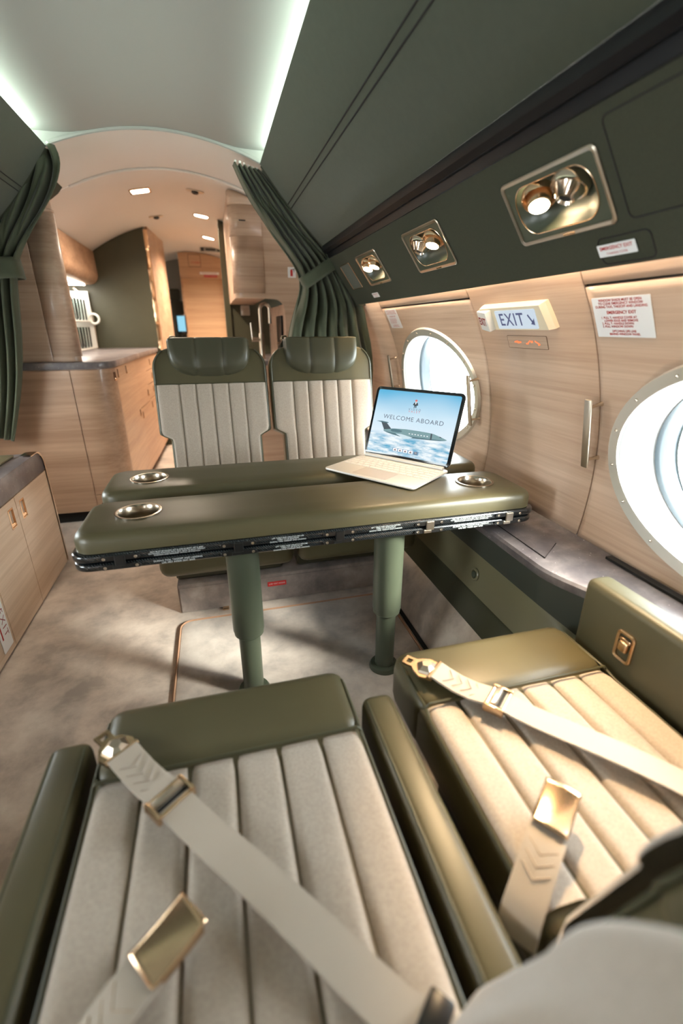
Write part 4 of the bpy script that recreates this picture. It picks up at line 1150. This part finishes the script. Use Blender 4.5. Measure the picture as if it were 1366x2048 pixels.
# ------------------------------------------------------------------ galley, left side
def plan_path():
    p = [(-1.46, 3.255), (-0.80, 3.255)]
    for k in range(1, 9):
        a = R(90*k/8); p.append((-0.80+.165*math.sin(a), 3.42-.165*math.cos(a)))
    p += [(-0.632, 3.6), (-0.625, 4.2), (-0.60, 4.8), (-0.58, 5.475)]
    return p
PATH = plan_path()
SL = [0]
for a, b in zip(PATH, PATH[1:]): SL.append(SL[-1]+math.hypot(b[0]-a[0], b[1]-a[1]))
def pat(s, off=0.0):
    for i in range(len(PATH)-1):
        if s <= SL[i+1] or i == len(PATH)-2:
            k = (s-SL[i])/(SL[i+1]-SL[i]); a, b = Vector(PATH[i]), Vector(PATH[i+1]); t = (b-a).normalized()
            n = Vector((t.y, -t.x)); p = a+(b-a)*k + n*off; return p, t, n
def path_panel(s0, s1, z0, z1, off=.006, n=14):
    bm = B(); P = []
    for i in range(n+1):
        s = s0+(s1-s0)*i/n; p, t, nn = pat(s, off); q = p-nn*.010
        P.append([(q.x, q.y, z0), (p.x, p.y, z0), (p.x, p.y, z1), (q.x, q.y, z1)])
    grid(bm, P); return bm
bc = thing('galley_base_cabinet', 'curved oak base cabinet of the galley counter, left of the aisle', 'cabinet', (-1.0, 4.2, 0))
bm = B(); prism(bm, [(p[0]-.008*(i > 4), p[1]+.008*(i < 6)) for i, p in enumerate(PATH)] + [(-1.46, 5.475)], .93, T(0, 0, .08)); obj('carcass', bm, 'wood_x', bc)
bm = B(); prism(bm, [(p[0]-.05, p[1]+.04) for p in PATH] + [(-1.46, 5.475)], .08); obj('kick', bm, 'dark', bc)
SE = SL[-1]
def pull(s, z, parent, h=.055):
    p, t, n = pat(s, .0065); Q = F((p.x, p.y, z), (t.x, t.y, 0), (0, 0, 1))
    bm = B(); A = rrect(.022, h, .003, 2); loft(bm, [[(x*1.2, y, 0) for x, y in A], [(x*1.1, y*.96, .002) for x, y in A], [(x*.9, y*.9, -.0005) for x, y in A]], cap1=True, m=Q); obj('flush_pull', bm, 'pull_dark', parent)
    bm = B(); box(bm, -.012, .012, -h/2, -h/2+.014, -.002, .006, .002, 1, m=Q); obj('pull_lip', bm, 'champagne', parent)
for a, b, zs, mt, ps in ((.02, .600, [(.085, 1.005)], 'wood_base', []), (.604, .915, [(.20, 1.005)], 'wood_base', [(.885, .955)]), (.604, .915, [(.085, .196)], 'wood_base', []),
                 (.919, 1.22, [(.085, 1.005)], 'wood_warm', [(.975, .965)]), (1.224, 1.66, [(.085, 1.005)], 'wood_warm', [(1.28, .965), (1.60, .60)]),
                 (1.664, 2.15, [(.085, .62)], 'wood_warm', [(1.72, .56)]), (1.664, 2.15, [(.625, 1.005)], 'wood_warm', [(2.09, .70)]),
                 (2.154, SE, [(.085, .63)], 'wood_warm', [(2.22, .575)]), (2.154, SE, [(.635, .76)], 'wood_warm', [(2.42, .70)]), (2.154, SE, [(.765, .88)], 'wood_warm', [(2.44, .82)]), (2.154, SE, [(.885, 1.005)], 'wood_warm', [(2.40, .945)])):
    for z0, z1 in zs:
        dn = 'drawer' if z1-z0 < .25 and z0 > .5 else 'door'
        d = obj(dn, path_panel(a, b, z0, z1), mt, bc)
        for s_, z_ in ps: pull(s_, z_, d)
ct = thing('galley_countertop', 'grey stone counter on the curved oak galley cabinet', 'countertop', (-1.0, 4.2, 1.01))
cp = [tuple(pat(s, .022)[0]) for s in [0.0, .3, .62] + [.66+.03*k for k in range(10)] + [1.1, 1.6, 2.1, 2.5, SE]]
bm = B(); prism(bm, cp + [(-1.46, 5.475)], .042, T(0, 0, 1.011), bev=.006, seg=2); obj('stone_slab', bm, 'stone', ct)
tu = thing('tall_galley_cabinet', 'tall oak cabinet standing on the counter beside the left curtain', 'cabinet', (-1.1, 3.4, 1.054))
tp = [(-1.12, 3.275), (-0.86, 3.275)] + [(-0.86+.065*math.sin(R(a)), 3.340-.065*math.cos(R(a))) for a in range(15, 91, 15)] + [(-0.81, 3.40), (-1.12, 3.42)]
bm = B(); prism(bm, tp, .80, T(0, 0, 1.054)); obj('carcass', bm, 'wood_x', tu)
bm = B(); box(bm, -1.10, -.938, 3.267, 3.280, 1.06, 1.852, .0015, 1); obj('cabinet_panel', bm, 'wood_x', tu)
for z0, z1 in ((1.085, 1.842), (1.848, 1.862)):
    bm = B(); wp_ = [(-.933, 3.268), (-.86, 3.268)] + [(-0.86+.072*math.sin(R(a)), 3.340-.072*math.cos(R(a))) for a in range(15, 91, 15)]
    V_ = [[bm.verts.new((x, y, z)) for x, y in wp_] for z in (z0, z1)]
    for q in range(len(wp_)-1): bm.faces.new((V_[0][q], V_[0][q+1], V_[1][q+1], V_[1][q]))
    pn = obj('cabinet_panel', bm, 'wood_x', tu); thick(pn, (.5, -1, 0), .006)
bm = B(); prism(bm, [(x if x > -.94 else -.94, y) for x, y in tp], .13, T(0, 0, 1.856))
for v in bm.verts: v.co.z = min(v.co.z, zv(v.co.x)-.006)
obj('top_filler', bm, 'wood_x', tu)
ob = thing('overhead_galley_cabinet', 'oak overhead cabinet with rounded lower edge above the galley counter', 'cabinet', (-1.2, 4.5, 1.65))
bm = B(); prof = [(-1.02, 1.93), (-1.015, 1.76)] + [(-1.015-.09+.09*math.cos(R(a)), 1.73-.09*math.sin(R(a))) for a in range(0, 91, 15)] + [(-1.34, 1.64), (-1.34, 1.69), (-1.18, 1.82)]
prism(bm, prof, 1.86, F((0, 3.625, 0), (1, 0, 0), (0, 0, 1)) @ Matrix.Diagonal((1, 1, -1, 1))); obj('carcass', bm, 'wood_base', ob)
bm = B(); box(bm, -1.40, -1.13, 3.7, 5.4, 1.628, 1.638); obj('counter_light', bm, 'under', ob)
# glassware rack against the left wall
rk = thing('glass_rack', 'white rack with rows of clear tumblers at the end of the galley counter', 'rack', (-1.25, 5.2, 1.053))
bm = B()
for z in (1.053, 1.30): box(bm, -1.40, -1.14, 4.72, 5.46, z, z+.010, .002, 1)
obj('shelf', bm, 'white', rk)
bm = B(); box(bm, -1.388, -1.378, 4.75, 5.44, 1.285, 1.297); box(bm, -1.388, -1.378, 4.75, 5.44, 1.575, 1.587); obj('added_glow_strip', bm, 'under', rk)  # glowing strips added to brighten the rack, in place of window daylight
bm = B(); box(bm, -1.40, -1.392, 4.72, 5.46, 1.06, 1.60); box(bm, -1.40, -1.13, 5.448, 5.458, 1.06, 1.58); obj('back_panel', bm, 'white', rk)
bm = B(); tube(bm, [(-1.135, 5.46, 1.055), (-1.125, 5.46, 1.35), (-1.15, 5.46, 1.5), (-1.25, 5.46, 1.61)], .011, 8); obj('rack_frame', bm, 'nickel_b', rk)
gl0 = None
ORD = ['first', 'second', 'third', 'fourth', 'fifth', 'sixth']
for sh, z in enumerate((1.064, 1.311)):
    for i in range(6):
        p = (-1.20, 4.80+.115*i, z)
        lab = 'clear tumbler in the %s row of the galley glass rack, %s from its near end' % ('bottom' if sh == 0 else 'upper', ORD[i])
        if gl0 is None:
            gl0 = thing('tumbler', lab, 'glass', p, 'tumblers in the galley rack')
            bm = B(); lathe(bm, [(0, .004), (.036, .004), (.040, .02), (.044, .12), (.046, .19), (.043, .19), (.041, .12), (.036, .016), (0, .014)], 16, T(*p)); obj('glass_body', bm, 'tumbler', gl0)
        else: dup(gl0, lab, Vector(p)-gl0.location)
rg = thing('towel_ring', 'pale ring hanging at the edge of the dark green bulkhead', 'ring', (-1.12, 5.44, 1.33))
bm = B(); tube(bm, [(-1.11+.045*math.cos(2*PI*k/24), 5.425, 1.33+.045*math.sin(2*PI*k/24)) for k in range(26)], .011, 8, cap=False); obj('ring_loop', bm, 'white', rg)
# green bulkhead at the forward end, with polished wavy edge and an oak return
bh = struct_empty('wall_front', (-0.9, 5.5, 0)); bf = struct_empty('wall_far', (0, 7.4, 0)); bp = struct_empty('wall_partition', (.7, 5, 0))
bm = B(); n = 12
o_ = [(-1.46, 0), (-.545, 0)] + [(-.545-(1.46-.545)*i/n, zv(-.545-(1.46-.545)*i/n)-.004) for i in range(n+1)]
prism(bm, o_, .05, F((0, 5.55, 0), (1, 0, 0), (0, 0, 1))); obj('green_bulkhead', bm, 'leather_dk', bh, flat=True)
bm = B(); P = []
for k in range(80):
    z = 2.14*k/79; w_ = .006*math.sin(z*19)+.004*math.sin(z*47+1)
    P.append([(-.545, 5.496, z), (-.532+w_*.4, 5.488+w_*.6, z), (-.516-w_*.5, 5.498+w_, z), (-.508, 5.53, z)])
grid(bm, P); obj('polished_edge', bm, 'champagne', bh)
bm = B(); prism(bm, [(-.53, 5.53), (-.505, 5.53), (-.44, 6.5), (-.47, 6.5)], 2.2); obj('oak_return', bm, 'wood_base', bh, flat=True)
# far bulkhead with its door
bm = B(); n = 12
box(bm, -.33, -.302, 7.38, 7.46, 0, 1.9); 
o_ = [(-.33, 1.885), (.75, 1.885)] + [(.75-1.08*i/n, zv(.75-1.08*i/n)-.01) for i in range(n+1)]
prism(bm, o_, .06, F((0, 7.44, 0), (1, 0, 0), (0, 0, 1))); box(bm, .235, .75, 7.38, 7.44, 0, 1.9)
obj('far_bulkhead', bm, 'wood_warm', bf, flat=True)
bm = B(); tube(bm, [(x-.12, 7.378, z+2.10) for x, z in rrect(.16, .15, .01, 3)+rrect(.16, .15, .01, 3)[:2]], .0025, 5); obj('hatch_outline', bm, 'dark', bf)
bm = B(); box(bm, -.302, .235, 7.43, 7.47, 0, 1.885); d1 = obj('door_1', bm, wood('door_oak', lin(206, 170, 134), lin(186, 148, 114), (2, 2, 50)), None, flat=True); d1['kind'] = 'structure'; d1['label'] = 'pale oak sliding door at the far end of the aisle'
bm = B(); grid(bm, [[(x, 8.1, z) for z in (0, 2.3)] for x in (-1.6, 1.3)]); struct('wall_end', bm, 'ceil', flat=True)
fr = F((-.11, 7.376, 2.075), (1, 0, 0), (0, 0, 1)); bm = B(); text_bm(bm, 'OXYGEN', .030, fr); 
hl = thing('hatch_lettering', 'small red lettering on the hatch above the far door', 'lettering', tuple(fr.translation)); obj('lettering', bm, 'red', hl, flat=True)
dp = thing('placard', 'white and red placard above the pale far door', 'placard', (.1, 7.375, 1.93))
fr = F((.065, 7.375, 1.935), (1, 0, 0), (0, 0, 1))
bm = B(); box(bm, -.13, .13, -.002, .028, 0, .003, m=fr); obj('placard_plate', bm, 'placard', dp, flat=True)
bm = B(); box(bm, -.075, .10, -.036, -.004, 0, .003, m=fr); obj('red_plate', bm, 'red', dp, flat=True)
text('DOOR MUST BE OPEN', .020, fr @ T(0, .013, .004), 'red', dp); text('TAKEOFF LANDING', .017, fr @ T(.012, -.020, .004), 'white_print', dp)
mo = thing('cabin_monitor', 'small bright monitor beside the pale far door', 'screen', (-.385, 7.3, 1.3))
bm = B(); box(bm, -.455, -.315, 7.34, 7.36, 1.17, 1.42, .006, 2); obj('monitor_case', bm, 'tablet_black', mo)
bm = B(); box(bm, -.435, -.332, 7.336, 7.341, 1.20, 1.40); obj('monitor_screen', bm, 'monitor', mo, flat=True)
bm = B(); tube(bm, [(-.385, 7.36, 1.28), (-.385, 7.45, 1.2), (-.385, 7.5, .0)], .02, 8); obj('monitor_arm', bm, 'dkmetal', mo)
ck = thing('crew_seat', 'dark crew seat seen through the gap left of the far door', 'seat', (-.42, 7.85, 0))
bm = B(); box(bm, -.60, -.33, 7.85, 7.95, .4, 1.62, .05, 3); obj('seat_back', bm, 'charcoal', ck)
bm = B(); box(bm, -.55, -.38, 7.85, 7.93, 1.62, 1.78, .04, 3); obj('headrest', bm, 'charcoal', ck)
bm = B(); box(bm, -.60, -.33, 7.73, 7.98, 0, .42, .03, 2); obj('seat_base', bm, 'charcoal', ck)

# ------------------------------------------------------------------ galley, right side
bm = B(); n = 10
o_ = [(.16, 0), (1.28, 0)] + [(1.28-1.12*i/n, zv(1.28-1.12*i/n)-.004 if 1.28-1.12*i/n < .9 else 1.77) for i in range(n+1)]
prism(bm, o_, .05, F((0, 5.06, 0), (1, 0, 0), (0, 0, 1))); obj('green_partition', bm, 'leather_dk', bp, flat=True)
bm = B(); box(bm, .155, .215, 4.985, 5.012, 0, 2.13, .004, 1); obj('partition_edge', bm, 'leather_dk', bp)
rw = struct_empty('wall_galley', (.8, 3.9, 0))
# oak wall with a niche; outline leaves the niche open
nl = [(1.30, 0), (1.30, 1.95), (.95, 1.95), (.66, zv(.66)-.01), (.435, zv(.435)-.01), (.435, 1.455), (.50, 1.452)] + [(.50+.075*math.sin(R(a)), 1.377+.075*math.cos(R(a))) for a in range(15, 91, 15)] + [(.58, 1.0), (.58, 0)]
bm = B(); prism(bm, nl, .03, F((0, 3.895, 0), (1, 0, 0), (0, 0, 1))); obj('oak_wall', bm, 'wood_x', rw, flat=True)
bm = B(); box(bm, .58, .60, 3.895, 4.98, 0, 1.42); obj('niche_side', bm, 'wood_x', rw, flat=True)
oc = thing('overhead_corner_cabinet', 'oak overhead cabinet with a rounded left end above the faucet niche', 'cabinet', (.32, 4.3, 1.47))
def rc(x0, x1, y0, y1, r, off=0): return [(x1, y0-off), (x0+r, y0-off)] + [(x0+r-(r+off)*math.sin(R(a)), y0+r-(r+off)*math.cos(R(a))) for a in range(15, 91, 15)] + [(x0-off, y1), (x1, y1)]
bm = B(); prism(bm, rc(.207, .434, 3.862, 4.98, .075), .72, T(0, 0, 1.455), bev=.006, seg=2)
for v in bm.verts: v.co.z = min(v.co.z, zv(v.co.x)-.006)
bm.normal_update(); obj('carcass', bm, 'wood_x', oc)
for z0, z1 in ((1.492, 1.862), (1.866, 2.055), (2.059, 2.16)):
    bm = B(); out_ = rc(.207, .428, 3.862, 3.98, .075, .006); V_ = [[bm.verts.new((x, y, z)) for x, y in out_[:-1]] for z in (z0, z1)]
    for i in range(len(V_[0])-1): bm.faces.new((V_[0][i], V_[0][i+1], V_[1][i+1], V_[1][i]))
    for v in bm.verts: v.co.z = min(v.co.z, zv(v.co.x)-.012)
    pn = obj('cabinet_door', bm, 'wood_x', oc); thick(pn, (-.5, -1, 0), .005)
    if z0 > 1.8 and z1 < 2.06:
        bm = B(); box(bm, .270, .318, 3.852, 3.858, 1.955, 1.963, .002, 1); obj('slot_handle', bm, 'dkmetal', pn)
rc_ = thing('sink_counter', 'grey stone sink counter in the right galley niche', 'countertop', (.4, 4.4, 0))
bm = B(); box(bm, .19, .58, 3.93, 4.98, .96, 1.0, .006, 2); obj('stone_slab', bm, 'stone', rc_)
bm = B(); box(bm, .215, .58, 3.96, 4.98, 0, .96); obj('cabinet_body', bm, 'wood_x', rc_)
fa = thing('faucet', 'slim chrome gooseneck faucet in the right galley niche', 'faucet', (.415, 4.2, 1.0))
bm = B(); lathe(bm, [(0.0, 1.0), (.028, 1.0), (.028, 1.008), (.021, 1.012), (.021, 1.20), (.019, 1.204), (0, 1.204)], 16, T(.415, 4.2, 0)); obj('faucet_body', bm, 'nickel_b', fa)
bm = B(); tube(bm, [(.415, 4.2, 1.2), (.415, 4.2, 1.38)] + [(.455-.040*math.cos(R(a)), 4.2, 1.385+.048*math.sin(R(a))) for a in range(15, 181, 15)] + [(.494, 4.2, 1.28)], .0135, 12); obj('spout', bm, 'nickel_b', fa)
bm = B(); tube(bm, [(.415, 4.2, 1.155), (.335, 4.2, 1.155)], .017, 12); tube(bm, [(.338, 4.2, 1.155), (.332, 4.2, 1.285)], .006, 8); obj('lever', bm, 'nickel_b', fa)
th_ = thing('towel_dispenser', 'small pale towel dispenser hanging under the right overhead cabinet', 'dispenser', (.35, 4.95, 1.44))
bm = B(); box(bm, .31, .392, 4.985, 5.012, 1.43, 1.452, .003, 2); obj('case', bm, 'nickel_b', th_)
bm = B(); box(bm, .308, .394, 4.985, 5.012, 1.36, 1.43, .004, 2); obj('lip', bm, 'nickel_b', th_)
cm = thing('niche_appliance', 'dark built in appliance on the side of the faucet niche', 'appliance', (.575, 4.3, 1.2))
bm = B(); box(bm, .560, .584, 4.02, 4.30, 1.04, 1.34, .008, 2); obj('appliance_front', bm, 'black', cm)
bm = B(); lathe(bm, [(0, .02), (.012, .018), (.014, 0)], 12, F((.560, 4.16, 1.12), (0, 1, 0), (0, 0, -1))); obj('knob', bm, 'nickel', cm)
fe = thing('extinguisher_sign', 'white square sign with a red fire extinguisher, on the right oak wall', 'sign', (.65, 3.86, 1.64))
fr = F((.640, 3.862, 1.637), (1, 0, 0), (0, 0, 1))
bm = B(); prism(bm, rrect(.062, .072, .004, 3), .002, fr); obj('sign_plate', bm, 'placard', fe, flat=True)
bm = B(); prism(bm, [(-.012, -.026), (.006, -.026), (.006, .012), (.002, .020), (-.008, .020), (-.012, .012)], .0008, fr @ T(0, 0, .002)); obj('extinguisher_shape', bm, 'red', fe, flat=True)
bm = B(); prism(bm, [(-.006, .020), (.022, .026), (.022, .020), (.002, .018)], .0008, fr @ T(0, 0, .002)); prism(bm, [(.012, .018), (.020, .018), (.016, -.004)], .0008, fr @ T(0, 0, .002)); obj('nozzle_shape', bm, 'ink', fe, flat=True)
# rounded green panel end above the left curtain
bm = B(); prism(bm, [(-1.05, 2.10), (-1.05, 1.90), (-.93, 1.965), (-.84, 2.03), (-.805, 2.07), (-.80, 2.10), (-.82, 2.125), (-.90, 2.14)], .60, F((0, 3.76, 0), (1, 0, 0), (0, 0, 1)), bev=.004)
ge = obj('trim_7', bm, 'felt_dk'); ge['kind'] = 'structure'; ge['label'] = 'rounded end of the left overhead panel beyond the curtain'

# ------------------------------------------------------------------ galley ceiling fittings
def nrm_at(x): return Vector((-0.748*(x-XC), 0, -1)).normalized()
def CF(x, y, off=.0):
    n = nrm_at(x); Xd = Vector((-n.z, 0, n.x)); return F(Vector((x, y, zv(x)))+n*off, Xd, n.cross(Xd))
for k, (x, y, r, lab) in enumerate(((-.405, 4.29, .075, 'largest ceiling downlight, square, above the galley counter'), (.02, 5.06, .072, 'second ceiling downlight along the aisle ceiling'), (.08, 6.12, .072, 'far ceiling downlight nearest the pale door'))):
    rt = thing('downlight', lab, 'lamp', (x, y, zv(x)), 'ceiling downlights over the aisle'); Q = CF(x, y)
    bm = B(); A = rrect(2*r, 2*r, r*(.25 if k == 0 else .6), 6)
    loft(bm, [[(a, b, -.002) for a, b in A], [(a, b, .006) for a, b in A], [(a*.86, b*.86, .008) for a, b in A], [(a*.82, b*.82, .002) for a, b in A]], m=Q); obj('trim_frame', bm, 'champagne', rt)
    bm = B(); prism(bm, [(a*.82, b*.82) for a, b in A], .002, Q @ T(0, 0, .001)); obj('lamp_lens', bm, 'warm', rt, flat=True)
    ld = bpy.data.lights.new('downlight_beam', 'SPOT'); ld.energy = (125, 65, 230)[k]; ld.spot_size = R(155); ld.spot_blend = .8; ld.shadow_soft_size = .05; ld.color = (1, .81, .63)
    lo2 = bpy.data.objects.new('downlight_beam', ld); COL.objects.link(lo2); lo2.location = (x, y, zv(x)-.03)
    par(lo2, rt)
for x, y, lab in ((-.01, 4.22, 'slim chrome air vent on the ceiling right of the first downlight'), (-.38, 5.17, 'dark air vent on the ceiling beyond the first downlight')):
    rt = thing('air_vent', lab, 'vent', (x, y, zv(x)), 'ceiling air vents'); Q = CF(x, y)
    bm = B(); prism(bm, rrect(.13, .06, .028, 5), .010, Q, bev=.004); obj('vent_plate', bm, 'nickel_b', rt)
    bm = B(); lathe(bm, [(.026, .008), (.026, .02), (.018, .024), (.012, .014), (0, .014)], 16, Q); obj('nozzle', bm, 'dkmetal', rt)
rt = thing('ceiling_icon_sign', 'small dark pictogram sign on the ceiling before the far door', 'sign', (.10, 6.75, zv(.1))); Q = F((.10, 6.74, zv(.1)-.03), (1, 0, 0), (0, 0, 1))
bm = B(); box(bm, -.13, .13, -.028, .028, 0, .01, .004, 1, m=Q @ T(0, 0, -.01)); obj('sign_plate', bm, 'ceil', rt)
bm = B()
for x in (-.10, .10): box(bm, x-.018, x+.018, -.020, .020, 0, .003, m=Q)
box(bm, -.06, .06, -.012, .012, 0, .003, m=Q); obj('pictogram', bm, 'ink', rt, flat=True)
